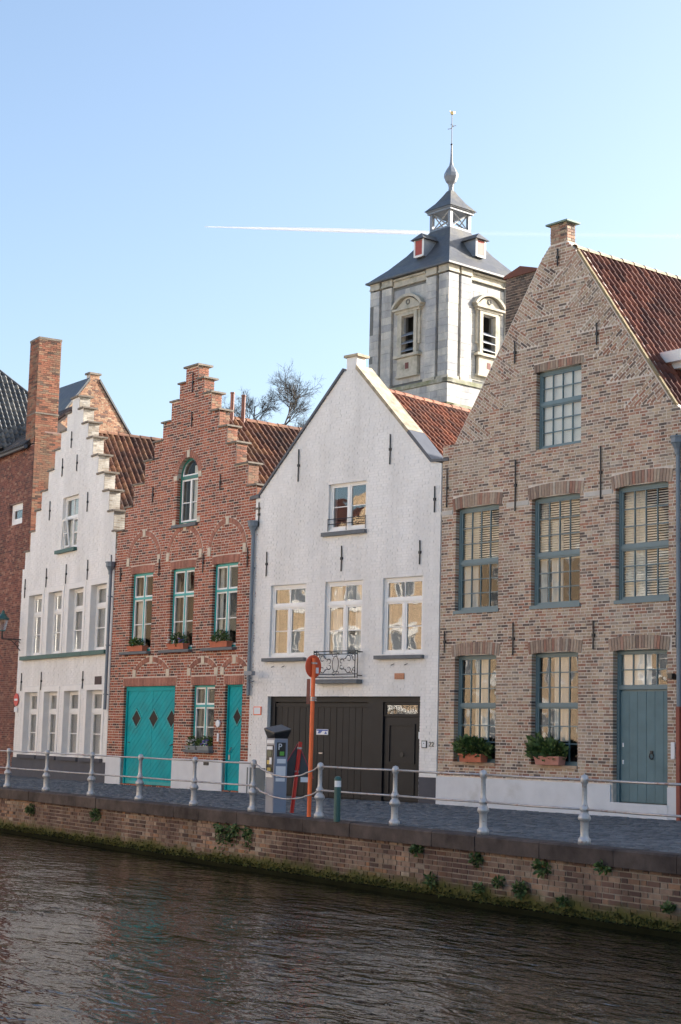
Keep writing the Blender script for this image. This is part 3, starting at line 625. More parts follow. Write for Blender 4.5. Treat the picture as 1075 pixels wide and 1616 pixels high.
# white dormer cornice on the right slope
dm = MB(); dm.box(5.35, 6.15, 1.0, 2.6, 7.9, 8.83); dmo = dm.build('dormer', WPAINT, h4)
mb = MB(); mb.prism([(5.2, 8.93), (6.55, 8.93), (6.62, 9.1), (6.62, 9.16), (5.2, 9.16)], .62, 2.9); mb.box(5.25, 6.42, .75, 2.8, 8.81, 8.93); mb.build('cornice', WPAINT, dmo)
mb = MB(); mb.prism([(6.14, 8.58), (6.38, 8.74), (6.38, 8.81), (6.14, 8.81)], .84, 1.0); mb.prism([(6.14, 8.58), (6.38, 8.74), (6.38, 8.81), (6.14, 8.81)], 2.2, 2.36); mb.build('bracket', WPAINT, dmo)
# downpipe at the party wall
def downpipe(parent, x, z0, z1, y=-.09, r=.045, hopper=True, mt=PIPE):
    mb = MB(); mb.tube([(x, y, z0), (x, y, z1)], r, 10); p = mb.build('downpipe', mt, parent, smooth=False)
    mb = MB()
    z = z0 + .4
    while z < z1: mb.lathe([(r + .012, 0), (r + .012, .035)], (x, y, z), 10); mb.box(x - .012, x + .012, y, 0, z, z + .03); z += 1.35
    mb.build('pipe_clip', mt, p)
    if hopper:
        mb = MB(); mb.lathe([(.05, -.22), (.06, -.12), (.11, -.02), (.13, 0), (.13, .1), (.15, .1), (.15, .13)], (x, y - .02, z1), 8, math.pi / 8); mb.build('hopper', mt, p)
    return p
downpipe(h4, 6.68, 2.1, 7.1)
bx('cast_iron_shoe', mat('red_iron', (.25, .06, .04), .6), h4, 6.64, 6.72, -.13, -.05, 0, 2.1)
# neighbour to the right, mostly outside the frame
h5 = frame_empty('brick_row_house', F4); tag(h5, 'plain brown brick row house at the right edge, beyond the grey downpipe', 'house')
bx('wall', M4, h5, W4 + .01, 22, .01, 10, -.3, 7.55)
put_bricks(lay(rect(W4 + .02, 7.6, .6, 7.5), h=.0615, L=.2), Frame(F4.O + Vector((0, 0, 0)), .6822), B4, h5, limit=0, back=.03)
mb = MB(); mb.prism([(W4 + .02, 7.55), (14, 7.55), (10.3, 10.4)], .0, 10); mb.prism([(14.1, 7.55), (22, 7.55), (18, 11.)], .0, 10); mb.build('roof', TILE_R, h5)
bx('plinth', PLINW, h5, W4 + .01, 22, -.03, .009, -.2, .6)
# ================================================================== HOUSE 3: white gable with dark garage
h3 = frame_empty('white_gable_house', F3); tag(h3, 'white painted brick house with plain pointed gable and charcoal garage door', 'house')
W3 = 5.88
gab3 = [(-.12, -.3), (W3, -.3), (W3, 7.5), (5.55, 7.58), (3.2, 10.02), (2.78, 10.02), (.05, 7.3), (-.12, 7.22)]
win3 = [(.51, 1.73, 3.26, 5.0), (2.35, 3.57, 3.2, 5.0), (4.19, 5.41, 3.26, 5.0)]; top3 = (2.39, 3.62, 6.2, 7.34); gar3 = (.52, 5.38, -.05, 2.33)
holes3 = [rect(*o) for o in win3 + [top3, gar3]]
w3 = wall_panel(gab3, holes3, 0, .3).build('wall', MW, h3)
put_bricks(lay(gab3, holes3, [], h=.064, L=.21, g=.008), F3, BW, w3, proud=.005, limit=0, deep=.12, rest='painted_brickwork')
T3 = [(0, 1, .72, 1, 2, 1), (0, .5, 0, .72, 1, 2), (.5, 1, 0, .72, 1, 2)]
for i, o in enumerate(win3):
    wn = window(h3, *o, .06, WPAINT, WPAINT, T3, fw=.06, sw=.045, mw=.02, glass=GLASSM, inside=[('curtain', .04, .3, 0, 1), ('curtain', .7, .96, 0, 1)] if i == 1 else None, tilt=.004)
    if i != 1: bx('sill', SILLG, wn, o[0] - .14, o[1] + .06, -.12, .06, o[2] - .1, o[2] - .02)
wn = window(h3, *top3, .06, WPAINT, WPAINT, [(0, .5, 0, 1, 1, 2), (.5, 1, 0, 1, 1, 2)], fw=.055, sw=.045, mw=.02, glass=GLASSM)
bx('sill', SILLG, wn, 2.25, 3.65, -.1, .06, 6.08, 6.17)
mb = MB()
for z in (6.36, 6.48): mb.tube([(2.4, -.02, z), (3.61, -.02, z)], .01, 5)
for x in (2.4, 3.0, 3.61): mb.tube([(x, -.02, 6.2), (x, -.02, 6.5)], .009, 5)
mb.build('guard_rail', IRON, wn)
# french balcony
bal = frame_empty('iron_balcony', F3); tag(bal, 'black wrought-iron scrollwork balcony panel below the middle window of the white gable house', 'balcony')
yb = -.16
mb = MB()
for z in (2.76, 2.83, 3.29, 3.36): mb.tube([(2.2, yb, z), (3.6, yb, z)], .011, 5)
for x in (2.2, 2.28, 3.52, 3.6): mb.tube([(x, yb, 2.74), (x, yb, 3.38)], .012, 5)
for z in (2.8, 3.34):
    for x in (2.2, 3.6): mb.tube([(x, yb, z), (x, 0, z)], .012, 5)
mb.build('rail_frame', IRON, bal)
mb = MB()
def curl(cx, cz, r, a0, a1, n=14, k=.55):
    return [(cx + r * (1 - k * i / n) * math.cos(a0 + (a1 - a0) * i / n), yb, cz + r * (1 - k * i / n) * math.sin(a0 + (a1 - a0) * i / n)) for i in range(n + 1)]
mb.tube([(2.9 + .1 * math.cos(t * .3927), yb, 3.06 + .18 * math.sin(t * .3927)) for t in range(17)], .009, 5)
for sg in (-1, 1):
    for sz in (-1, 1):
        mb.tube(curl(2.9 + sg * .2, 3.06 + sz * .06, .075, math.pi / 2 * (1 - sg), math.pi / 2 * (1 - sg) + sg * sz * 5), .008, 5)
        mb.tube(curl(2.9 + sg * .42, 3.06 + sz * .12, .09, math.pi / 2 * (1 + sg), math.pi / 2 * (1 + sg) - sg * sz * 5.5), .008, 5)
        mb.tube([(2.9 + sg * .15, yb, 3.06 + sz * .1), (2.9 + sg * .3, yb, 3.06 + sz * .12), (2.9 + sg * .38, yb, 3.06 + sz * .2), (2.9 + sg * .5, yb, 3.06 + sz * .2), (2.9 + sg * .56, yb, 3.06 + sz * .1), (2.9 + sg * .62, yb, 3.06 + sz * .06)], .008, 5)
        mb.tube(curl(2.9 + sg * .56, 3.06 + sz * .18, .05, 0, 5.5), .007, 5); mb.tube(curl(2.9 + sg * .06, 3.06 + sz * .21, .05, 0, sg * 6), .007, 5)
mb.build('scrollwork', IRON, bal)
bx('stone_ledge', SILLG, bal, 2.2, 3.62, -.2, -.002, 2.62, 2.71)
# garage front: frame, boards, pedestrian door
gf = MB(); gf.box(.52, 5.38, .1, .2, 2.2, 2.33); gf.box(.52, .68, .1, .2, -.05, 2.2); gf.box(5.26, 5.38, .1, .2, -.05, 2.2); gf.box(3.72, 4.18, .1, .2, -.05, 2.2)
gfo = gf.build('garage_front', CHAR, h3)
bx('backing', CHAR, gfo, .68, 5.26, .19, .23, -.05, 2.2)
bx('head_board', CHAR, gfo, .69, 3.71, .12, .188, 2.08, 2.17)
n = 15
for i in range(n):
    a = .69 + (3.71 - .69) * i / n; b = .69 + (3.71 - .69) * (i + 1) / n; bx('board', CHAR, gfo, a + .006, b - .006, .135 + R.uniform(-.003, .003), .188, .02, 2.075)
pd = MB().box(4.2, 5.24, .15, .188, .02, 1.86).build('door', CHAR, h3)
mb = MB()
for a, b, c, d in ((4.33, 5.12, .84, 1.72), (4.33, 5.12, .14, .72)): mb.box(a, b, .125, .15, c, c + .04); mb.box(a, b, .125, .15, d - .04, d); mb.box(a, a + .04, .125, .15, c + .04, d - .04); mb.box(b - .04, b, .125, .15, c + .04, d - .04)
mb.build('panel_moulding', CHAR, pd)
mb = MB(); mb.lathe([(.03, 0), (.055, .01), (.055, .02)], (0, 0, 0), 12); k = mb.build('door_knob', IRON, pd); k.location = (4.74, .15, 1.04); k.rotation_euler = (math.pi / 2, 0, 0)
tr = window(h3, 4.2, 5.24, 1.88, 2.19, .13, CHAR, CHAR, [(0, 1, 0, 1, 1, 1)], fw=.04, sw=.02, glass=GLASSM, name='fanlight', fd=.05, room=False)
mb = MB()
for i in range(7): mb.tube([(4.3 + i * .14 + .05 * math.cos(t), .125, 2.03 + .08 * math.sin(t)) for t in [q * .52 for q in range(13)]], .007, 4)
mb.build('grille', IRON, tr)
mb = MB(); mb.box(2.18, 2.3, .1, .13, 1.0, 1.03); mb.build('garage_handle', RAILM, gfo)
st = frame_empty('garage_notice', F3); tag(st, 'small blue and white notice stuck on the charcoal garage door', 'sign')
bx('plate', PAPER, st, 2.07, 2.45, .118, .132, 1.44, 1.57)
bx('blue_band', BLUES, st, 2.08, 2.44, .114, .118, 1.53, 1.56)
mb = MB(); mb.prism([(2.12, 1.47), (2.2, 1.47), (2.27, 1.53), (2.15, 1.53)], .114, .118); mb.prism([(2.33, 1.46), (2.42, 1.46), (2.38, 1.52)], .114, .118); mb.build('blue_mark', BLUES, st)
for x, a, b in ((1.36, 7.49, 8.28), (4.34, 7.62, 8.32), (5.71, 6.4, 6.99), (0.02, 6.49, 7.09), (.35, 5.24, 5.84), (2.88, 5.23, 5.83), (5.3, 5.26, 5.8)): anchor(h3, x, a, b)
for x in (.62, .98, 4.5, 4.9): mb = MB(); mb.tube([(x, -.005, 3.03), (x + .03, -.05, 3.02), (x + .12, -.05, 3.05)], .008, 4); mb.build('wall_hook', IRON, h3)
bx('plinth', PLING, h3, -.12, .51, -.02, -.0005, -.2, .62); bx('plinth', PLIND, h3, 5.39, W3, -.02, -.0005, -.2, .57)
pq = MB().box(4.62, 4.9, -.03, -.008, 2.71, 2.84).build('plaque', PLAQ, None); pq.matrix_world = F3.M; tag(pq, 'small terracotta relief plaque on the white wall above the dark door', 'plaque')
t22 = text_mesh('22', .15); t22.materials.append(BLK); o = link('house_number', t22, None); o.matrix_world = F3.M @ Matrix.Translation((5.73, -.016, 1.28)) @ Matrix.Rotation(math.pi / 2, 4, 'X'); tag(o, 'black house number 22 beside the charcoal door', 'number')
bp = frame_empty('door_bell', F3); tag(bp, 'framed square doorbell panel left of the number 22', 'doorbell'); bx('frame', BLK, bp, 5.46, 5.6, -.03, -.008, 1.2, 1.36); bx('button_plate', PAPER, bp, 5.475, 5.585, -.035, -.03, 1.215, 1.345); bx('button', BLK, bp, 5.52, 5.54, -.04, -.035, 1.29, 1.31)
bx('key_box', PAPER, h3, 5.27, 5.32, .08, .1, 1.4, 1.55)
fs = frame_empty('framed_notice', F3); tag(fs, 'small red-framed white notice at the left end of the white gable house', 'sign'); bx('frame', ORANGE, fs, .06, .32, -.03, -.008, 1.88, 2.08); bx('sheet', PAPER, fs, .08, .3, -.034, -.03, 1.9, 2.06)
sc = frame_empty('wall_camera', F3); tag(sc, 'grey security lamp on a curled bracket at the corner of the white gable house', 'wall lamp')
mb = MB(); mb.box(.1, .36, -.42, -.3, 2.82, 2.92); mb.build('housing', LEAD, sc); mb = MB(); mb.tube([(.02, 0, 2.7), (.05, -.15, 2.66), (.12, -.3, 2.72), (.2, -.34, 2.82)], .016, 6); mb.tube([(.02, 0, 2.9), (.06, -.2, 2.9), (.15, -.33, 2.87)], .012, 6); mb.build('bracket', LEAD, sc)
# gable coping, pinnacle, roof
mb = MB(); mb.prism([(2.8, 10.02), (.03, 7.27), (.0, 7.31), (2.78, 10.09)], -.05, .12); mb.prism([(.03, 7.2), (-.3, 7.18), (-.3, 7.26), (.0, 7.3)], -.05, .12); mb.build('edge_flashing', ZINC, h3)
mb = MB(); mb.prism([(3.2, 10.02), (4.85, 8.31), (4.9, 8.37), (3.22, 10.12)], -.05, .5); mb.build('coping', COPE, h3)
mb = MB(); mb.prism([(4.86, 8.30), (5.58, 7.55), (6.1, 7.52), (6.1, 7.58), (5.62, 7.61), (4.92, 8.36)], -.05, .5); mb.build('lower_coping', ZINC, h3)  # lower stretch of the coping, darker than the upper
bx('parapet', MW, h3, 3.0, 3.2, .02, .45, 9.6, 10.0)
mb = MB(); mb.prism([(3.1, 10.02), (5.5, 7.58), (5.5, 7.2), (3.1, 9.6)], .3, .48); mb.build('parapet_back', MW, h3)
pn = MB().box(2.87, 3.2, .0, .3, 10.0, 10.33).build('pinnacle', BW, h3); bx('cap', COPE, pn, 2.81, 3.27, -.05, .36, 10.33, 10.39)
house_body(h3, -.1, W3, 7.2, 7.0, 10, MW, ((2.95, 9.75), (-.2, 7.0)))
tile_roof(F3, h3, (2.98, 9.74), (5.95, 7.0), .45, 10, TILE)
# ================================================================== HOUSE 2: red stepped gable
h2 = frame_empty('red_stepped_house', F2); tag(h2, 'red brick house with stepped gable, teal garage and teal-framed windows', 'house')
W2 = 6.74
st2 = [(0.0, 6.92), (.39, 7.54), (.78, 8.14), (1.33, 8.74), (1.77, 9.22), (2.16, 9.7), (2.55, 10.22), (2.92, 10.66), (3.2, 11.05)]
c2 = 3.5; right = [(2 * c2 - x, z) for x, z in st2]
gab2 = [(-.06, -.3), (W2, -.3), (W2, 6.92)]
for i in range(len(st2)):
    x = right[i][0]; z = right[i][1]; zp = st2[i - 1][1] if i else 6.92
    gab2 += [(min(x, W2 - .01 * (9 - i)), zp), (min(x, W2 - .01 * (9 - i)), z)] if i else []
left = []
for i in range(len(st2)):
    x, z = st2[i]; zp = st2[i - 1][1] if i else 6.3
    left += [(x, zp), (x, z)]
gab2 += list(reversed(left)) + [(-.06, 6.3)]
W2win = [(.86, 1.97, 3.56, 5.68), (2.86, 3.98, 3.56, 5.68), (4.83, 5.94, 3.56, 5.68)]
top2 = (2.98, 3.98, 6.86, 8.62); gar2 = (.72, 3.27, .02, 2.63); low2 = (4.06, 5.1, 1.0, 2.63); dor2 = (5.55, 6.3, .02, 2.63)
holes2 = [rect(*o) for o in W2win + [gar2, low2, dor2]] + [arched(*top2)]
w2 = wall_panel(gab2, holes2, 0, .32).build('wall', M2, h2)
ex2 = []; arches2 = []
for o in W2win:
    ex2.append(rect(o[0] - .06, o[1] + .06, o[3] - .02, o[3] + .2)); c = (o[0] + o[1]) / 2 + .02
    arches2.append((c - .74, c + .74, 6.0, .7, .13))
for o in (gar2, low2, dor2): ex2.append(rect(o[0] - .08, o[1] + .06, o[3] - .02, o[3] + .23))
arches2 += [(1.25, 2.85, 2.94, .33, .13), (3.92, 5.1, 2.94, .26, .13), (5.43, 6.4, 2.94, .24, .13)]
def ringpoly(x0, x1, zs, rise, t, n=14):
    c = (x0 + x1) / 2; hw = (x1 - x0) / 2; Rr = (hw * hw + rise * rise) / (2 * rise); zc = zs + rise - Rr; a0 = math.asin(min(1, hw / Rr)) if rise <= hw else math.pi - math.asin(hw / Rr)
    th = [-a0 + 2 * a0 * i / n for i in range(n + 1)]
    return [(c + (Rr + t) * math.sin(a), zc + (Rr + t) * math.cos(a)) for a in th] + [(c + Rr * math.sin(a), zc + Rr * math.cos(a)) for a in reversed(th)]
for a in arches2: ex2.append(ringpoly(a[0] + .02, a[1] - .02, a[2], a[3] - .02, a[4] + .045))
ex2.append(ringpoly(top2[0], top2[1], top2[3] - .5, .5, .16))
ex2 += [rect(-.06, .72, -.3, .76), rect(3.27, 5.55, -.3, .76), rect(6.3, W2, -.3, .76)]
put_bricks(lay(gab2, holes2, ex2, h=.069, L=.22, g=.018, gv=.024), F2, B2, w2, deep=.1, proud=.006)
for a in arches2: put_arch(arch_ring(*a, n=max(8, int((a[1] - a[0]) * 12))), SOLD2, w2)
put_arch(arch_ring(top2[0], top2[1], top2[3] - .5, .499, .16, 20), SOLD2, w2)
for o in W2win: soldier(w2, o[0] - .05, o[1] + .05, o[3] - .012, .2, .02, 18, SOLD2)
for o in (gar2, low2, dor2): soldier(w2, o[0] - .06, o[1] + .05, o[3] - .005, .22, 0, int((o[1] - o[0]) * 14), SOLD2)
def stone(x, z, w_=.13, h=.17): bx('sandstone_block', SAND, w2, x - w_ / 2, x + w_ / 2, -.022, .03, z - h / 2, z + h / 2)
for a in arches2[:3]: stone((a[0] + a[1]) / 2, a[2] + a[3] + .07, .13, .19); stone(a[0] - .04, a[2] + .02, .13, .22); stone(a[1] + .04, a[2] + .02, .13, .22)
for a in arches2[3:]: stone((a[0] + a[1]) / 2, a[2] + a[3] + .06, .14, .2); stone(a[0] - .03, a[2] + .03, .16, .18); stone(a[1] + .03, a[2] + .03, .16, .18)
stone(3.48, 8.72, .13, .2); stone(2.9, 8.12, .18, .12); stone(4.06, 8.12, .14, .14); stone(2.9, 6.92, .14, .14); stone(4.07, 6.92, .14, .14)
T2 = [(0, .5, .69, 1, 1, 1), (.5, 1, .69, 1, 1, 1), (0, .5, 0, .69, 1, 2), (.5, 1, 0, .69, 1, 2)]
for i, o in enumerate(W2win):
    wn = window(h2, *o, .08, TEALF, WPAINT, T2, fw=.06, sw=.04, mw=.024, glass=GLASS, inside=[[('curtain', 0.02, .3, 0, .66)], [('curtain', .8, 1, 0, 1)], [('curtain', 0, .12, 0, 1), ('curtain', .86, 1, 0, 1)]][i])
    bx('sill', SILLG, wn, o[0] - .28, o[1] + .03, -.14, .08, o[2] - .08, o[2] - .01)
wn = window(h2, low2[0], low2[1], low2[2], low2[3], .08, TEALF, WPAINT, T2, fw=.06, sw=.04, mw=.024, glass=GLASS)
bx('sill', SILLG, wn, low2[0] - .1, low2[1] + .03, -.16, .08, low2[2] - .07, low2[2] - .01)
# round-headed window
x0, x1, z0, z1 = top2; r = (x1 - x0) / 2; cx = (x0 + x1) / 2; zs = z1 - r
def archframe(mb, x0, x1, z0, zs, t, y0, y1, n=14, bottom=True):
    r = (x1 - x0) / 2; c = (x0 + x1) / 2
    mb.box(x0, x0 + t, y0, y1, z0, zs); mb.box(x1 - t, x1, y0, y1, z0, zs)
    if bottom: mb.box(x0 + t, x1 - t, y0, y1, z0, z0 + t)
    for k in range(n):
        a, b = math.pi * k / n, math.pi * (k + 1) / n
        mb.prism([(c + r * math.cos(a), zs + r * math.sin(a)), (c + r * math.cos(b), zs + r * math.sin(b)), (c + (r - t) * math.cos(b), zs + (r - t) * math.sin(b)), (c + (r - t) * math.cos(a), zs + (r - t) * math.sin(a))], y0, y1)
mb = MB(); archframe(mb, x0, x1, z0, zs, .065, .1, .17); mb.box(x0 + .065, x1 - .065, .095, .165, zs - .06, zs + .03); wn = mb.build('window', GRNF, h2)
mb = MB(); archframe(mb, x0 + .066, x1 - .066, zs + .031, zs + .04, .04, .115, .155, bottom=True)
mb.box(x0 + .066, x0 + .11, .115, .155, z0 + .066, zs - .061); mb.box(x1 - .11, x1 - .066, .115, .155, z0 + .066, zs - .061); mb.box(x0 + .11, x1 - .11, .115, .155, z0 + .066, z0 + .11); mb.box(x0 + .11, x1 - .11, .115, .155, zs - .105, zs - .061)
mb.box(cx - .035, cx + .035, .112, .158, z0 + .11, zs - .105); mb.box(x0 + .11, cx - .035, .12, .15, z0 + .56, z0 + .585); mb.box(cx + .035, x1 - .11, .12, .15, z0 + .56, z0 + .585); mb.build('sash', WPAINT, wn)
for a, b, c, d in ((x0 + .1, cx - .03, z0 + .1, z0 + .57), (cx + .03, x1 - .1, z0 + .1, z0 + .57), (x0 + .1, cx - .03, z0 + .575, zs - .1), (cx + .03, x1 - .1, z0 + .575, zs - .1)): bx('pane', GLASS, wn, a, b, .133, .137, c, d)
mb = MB(); mb.prism([(cx + (r - .1) * math.cos(math.pi * k / 12), zs + .06 + (r - .1) * math.sin(math.pi * k / 12)) for k in range(13)], .133, .137); mb.build('pane', GLASS, wn)
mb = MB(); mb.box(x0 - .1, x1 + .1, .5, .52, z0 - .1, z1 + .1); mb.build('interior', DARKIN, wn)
q = MB(); n = 16; pts = [(cx + .02 + (x1 - .1 - cx) * i / n, .2 + .02 * math.sin(i * 1.7)) for i in range(n + 1)]
for i in range(n): q.quad((*pts[i], z0 + .07), (*pts[i + 1], z0 + .07), (*pts[i + 1], zs + .3), (*pts[i], zs + .3))
q.build('curtain', CURT, wn, smooth=True)
mb = MB(); mb.prism([(x0 - .12, z0 - .1), (x1 + .05, z0 - .1), (x1 + .05, z0 - .02), (x0 - .12, z0 - .02)], -.08, .1); mb.build('sill', SILLG, wn)
# teal garage door: diagonal boards, three diamond lights
gd = frame_empty('x', F2); bpy.data.objects.remove(gd)
gfr = MB(); gfr.box(.72, .79, .07, .15, .02, 2.63); gfr.box(3.2, 3.27, .07, .15, .02, 2.63); gfr.box(.79, 3.2, .07, .15, 2.5, 2.63); gdoor = gfr.build('garage_door', TEAL, h2)
dia = [(1.27, 1.77), (2.13, 1.77), (3.0, 1.77)]
def clip_diag(x0, x1, z0, z1, c0, c1):   # part of a rectangle between two 45-degree lines z - x = c
    P = rect(x0, x1, z0, z1)
    for sgn, c in ((1, c0), (-1, c1)):
        out = []
        for i in range(len(P)):
            a, b = P[i], P[(i + 1) % len(P)]; da = sgn * (a[1] - .9 * a[0] - c); db = sgn * (b[1] - .9 * b[0] - c)
            if da >= 0: out.append(a)
            if da * db < 0: t = da / (da - db); out.append((a[0] + t * (b[0] - a[0]), a[1] + t * (b[1] - a[1])))
        P = out
        if len(P) < 3: return None
    return P
def diag_boards(parent, x0, x1, z0, z1, y0, y1, step, m_):
    c = z0 - .9 * x1
    while c < z1 - .9 * x0:
        P = clip_diag(x0, x1, z0, z1, c + .005, c + step - .005)
        if P: MB().prism(P, y0 + R.uniform(-.002, .002), y1).build('board', m_, parent)
        c += step
bx('backing', TEAL, gdoor, .79, 3.2, .125, .15, .03, 2.5)
diag_boards(gdoor, .8, 2.04, .04, 2.49, .1, .124, .17, TEAL); diag_boards(gdoor, 2.05, 3.19, .04, 2.49, .1, .124, .17, TEAL)
def diamond(parent, cx, cz, hw, hh, y):
    mb = MB(); o = [(cx - hw, cz), (cx, cz - hh), (cx + hw, cz), (cx, cz + hh)]; i_ = [(cx - hw * .84, cz), (cx, cz - hh * .84), (cx + hw * .84, cz), (cx, cz + hh * .84)]
    for k in range(4): k2 = (k + 1) % 4; mb.prism([o[k], o[k2], i_[k2], i_[k]], y - .016, y)
    fr = mb.build('diamond_light', TEALF, parent); MB().prism(i_, y - .006, y - .002).build('pane', mat('dark_glass_%d' % int(cx * 100), (.03, .024, .024), .4, .2, 4, spec=.08), fr)
for a, b in dia: diamond(gdoor, a, b, .26, .27, .098)
bx('kick_rail', TEALF, gdoor, .8, 3.19, .092, .099, .04, .12)
mb = MB(); mb.tube([(3.1, .1, 1.1), (3.1, .06, 1.1), (3.02, .05, 1.08)], .012, 5); mb.tube([(.94, .1, 1.13), (.94, .05, 1.13), (1.0, .05, 1.13)], .012, 5); mb.build('handle', IRON, gdoor)
dfr = MB(); dfr.box(5.55, 5.6, .07, .15, .02, 2.63); dfr.box(6.26, 6.3, .07, .15, .02, 2.63); dfr.box(5.6, 6.26, .07, .15, 2.58, 2.63); dd = dfr.build('door', TEAL, h2)
bx('backing', TEAL, dd, 5.6, 6.26, .125, .15, .03, 2.58); diag_boards(dd, 5.61, 6.25, .04, 2.57, .1, .124, .17, TEAL); diamond(dd, 5.98, 1.83, .2, .24, .098)
mb = MB(); mb.tube([(5.7, .1, .95), (5.74, .05, .98), (5.84, .04, 1.08)], .014, 5); mb.box(5.66, 5.72, .08, .1, .78, .9); mb.build('handle', RAILM, dd)
for a, b in ((-.06, .72), (3.27, 5.55), (6.3, W2)): bx('plinth', PLINW, h2, a, b, -.03, .06, -.25, .76)
bx('cellar_grate', IRON, h2, 4.75, 4.98, -.04, -.031, .62, .7)
bx('bell_plate', PAPER, h2, 5.3, 5.37, -.035, -.013, 1.22, 1.42)
mb = MB(); mb.lathe([(.09, 0), (.09, .03), (.0, .035)], (0, 0, 0), 14); k = mb.build('round_badge', PAPER, h2); k.location = (5.32, -.012, 1.66); k.rotation_euler = (math.pi / 2, 0, 0)
for x, a, b in ((3.57, 10.35, 10.89), (3.59, 9.42, 9.83), (1.8, 7.57, 8.01), (5.03, 7.59, 7.99), (.3, 5.5, 5.9), (2.28, 5.55, 6.0), (4.38, 5.5, 6.0), (6.35, 5.5, 6.0)): anchor(h2, x, a, b)
# step slabs with the parapet's lit ends
for i, (x, z) in enumerate(st2):
    if i == len(st2) - 1: bx('step_slab', STEPC, h2, x - .06, 2 * c2 - x + .06, -.06, .42, z, z + .05); continue
    nx = st2[i + 1][0]; bx('step_slab', STEPC, h2, x - .06, nx - .002, -.05, .42, z, z + .045)
    if 2 * c2 - nx < W2: bx('step_slab', STEPC, h2, 2 * c2 - nx + .002, min(2 * c2 - x, W2) + .06, -.05, .42, z, z + .045)
mb = MB()
for i in range(len(st2)):
    x = min(2 * c2 - st2[i][0], W2); zl = st2[i - 1][1] + .045 if i else 6.3; k = 0; z = zl
    while z < st2[i][1] - .03:
        h = min(.055, st2[i][1] - z); j = .19 if k % 2 else .11
        mb.box(x + .001, x + .012, .006, j, z, z + h, R.random()); mb.box(x + .001, x + .012, j + .012, .315, z, z + h, R.random()); z += .067; k += 1
mb.build('step_end_brickwork', BC, w2, kind='stuff')
house_body(h2, -.02, W2, 6.7, 6.7, 10, M2, ((3.45, 9.86), (-.1, 6.7)))
tile_roof(F2, h2, (3.45, 9.86), (6.75, 6.62), .34, 10, TILE_B)
downpipe(h2, 6.66, 2.35, 6.5)
downpipe(h2, -.12, 2.0, 5.95)
for x, y, t in ((3.52, 1.3, 10.52), (3.53, 1.66, 10.5)): mb = MB(); mb.tube([(x, y, 9.2), (x, y, t)], .055, 8); mb.lathe([(.065, 0), (.065, .04)], (x, y, t), 8); mb.build('flue_pipe', mat('rusty_flue_%d' % int(x * 100), (.16, .075, .06), .7, .2), h2)
# ================================================================== HOUSE 1: white stepped gable
h1 = frame_empty('white_stepped_house', F1); tag(h1, 'white painted house with stepped gable and two rows of four tall windows', 'house')
W1 = 7.3; c1 = 3.82
st1 = [(-.02, 6.42), (.19, 6.95), (.57, 7.55), (.96, 8.18), (1.38, 8.74), (1.88, 9.32), (2.34, 9.91), (2.76, 10.42), (3.2, 10.92), (3.55, 11.33)]
gab1 = [(.0, -.3), (W1, -.3), (W1, 6.42)]
for i in range(1, len(st1)):
    x = min(2 * c1 - st1[i][0], W1 - .002 * (10 - i)); gab1 += [(x, st1[i - 1][1]), (x, st1[i][1])]
for i in range(len(st1) - 1, 0, -1): gab1 += [(st1[i][0], st1[i][1]), (st1[i][0], st1[i - 1][1])]
gab1 += [(.0, 6.42)]
up1 = [(.73, 1.86, 3.66, 5.54), (2.4, 3.49, 3.66, 5.54), (4.04, 5.15, 3.66, 5.54), (5.71, 6.83, 3.66, 5.54)]
lo1 = [(.78, 1.88, .66, 2.55), (2.42, 3.48, .66, 2.55), (4.03, 5.14, .66, 2.55), (5.73, 6.86, .66, 2.55)]
top1 = (3.18, 4.42, 6.77, 8.36)
holes1 = [rect(*o) for o in up1 + lo1 + [top1]]
w1 = wall_panel(gab1, holes1, 0, .34).build('wall', MW, h1)
ex1 = [rect(o[0] - .16, o[1] + .16, o[2], o[3] + .16) for o in up1 + lo1] + [rect(0, W1, -.3, .62)]
put_bricks(lay(gab1, holes1, ex1, h=.066, L=.21, g=.008), F1, BW, w1, proud=.005, limit=0, deep=.12, rest='painted_brickwork')
for o in up1 + lo1:   # raised white surrounds
    mb = MB(); mb.box(o[0] - .15, o[0] - .002, -.02, -.0005, o[2], o[3] + .15); mb.box(o[1] + .002, o[1] + .15, -.02, -.0005, o[2], o[3] + .15); mb.box(o[0] - .002, o[1] + .002, -.02, -.0005, o[3] + .002, o[3] + .15); mb.build('window_surround', WREND, h1)
    wn = window(h1, o[0], o[1], o[2], o[3], .17, WPAINT, WPAINT, [(0, 1, .7, 1, 1, 1), (0, 1, 0, .7, 1, 2)], fw=.06, sw=.05, mw=.03, glass=GLASSG, inside=[('roller', 0, 1, 0, 1)], room=False)
for o in up1: bx('green_sill', SILLGR, h1, o[0] - .28, o[1] + .26, -.13, .16, 3.54, 3.655)
for o in lo1: bx('sill', PLIND, h1, o[0] - .2, o[1] + .2, -.1, .16, .55, .655)
wn = window(h1, *top1, .1, WPAINT, WPAINT, [(0, 1, .6, 1, 2, 1), (.5, 1, 0, .6, 1, 2)], fw=.06, sw=.04, mw=.03, glass=GLASSM, inside=[('curtain', .05, 1, .0, 1)])
tl = MB(); w_, h_ = .5, .85   # casement standing ajar
tl.box(0, .05, -.02, .02, 0, h_); tl.box(w_ - .05, w_, -.02, .02, 0, h_); tl.box(.05, w_ - .05, -.02, .02, 0, .05); tl.box(.05, w_ - .05, -.02, .02, h_ - .05, h_); tl.box(.05, w_ - .05, -.015, .015, .4, .43)
o = tl.build('open_casement', WPAINT, wn, loc=(3.25, .1, 6.84)); o.rotation_euler = (.13, 0, -.12)
bx('pane', GLASS, wn, 3.3, 3.7, .118, .122, 6.9, 7.6)
bx('sill', SILLGR, wn, 2.95, 4.47, -.12, .1, 6.66, 6.76)
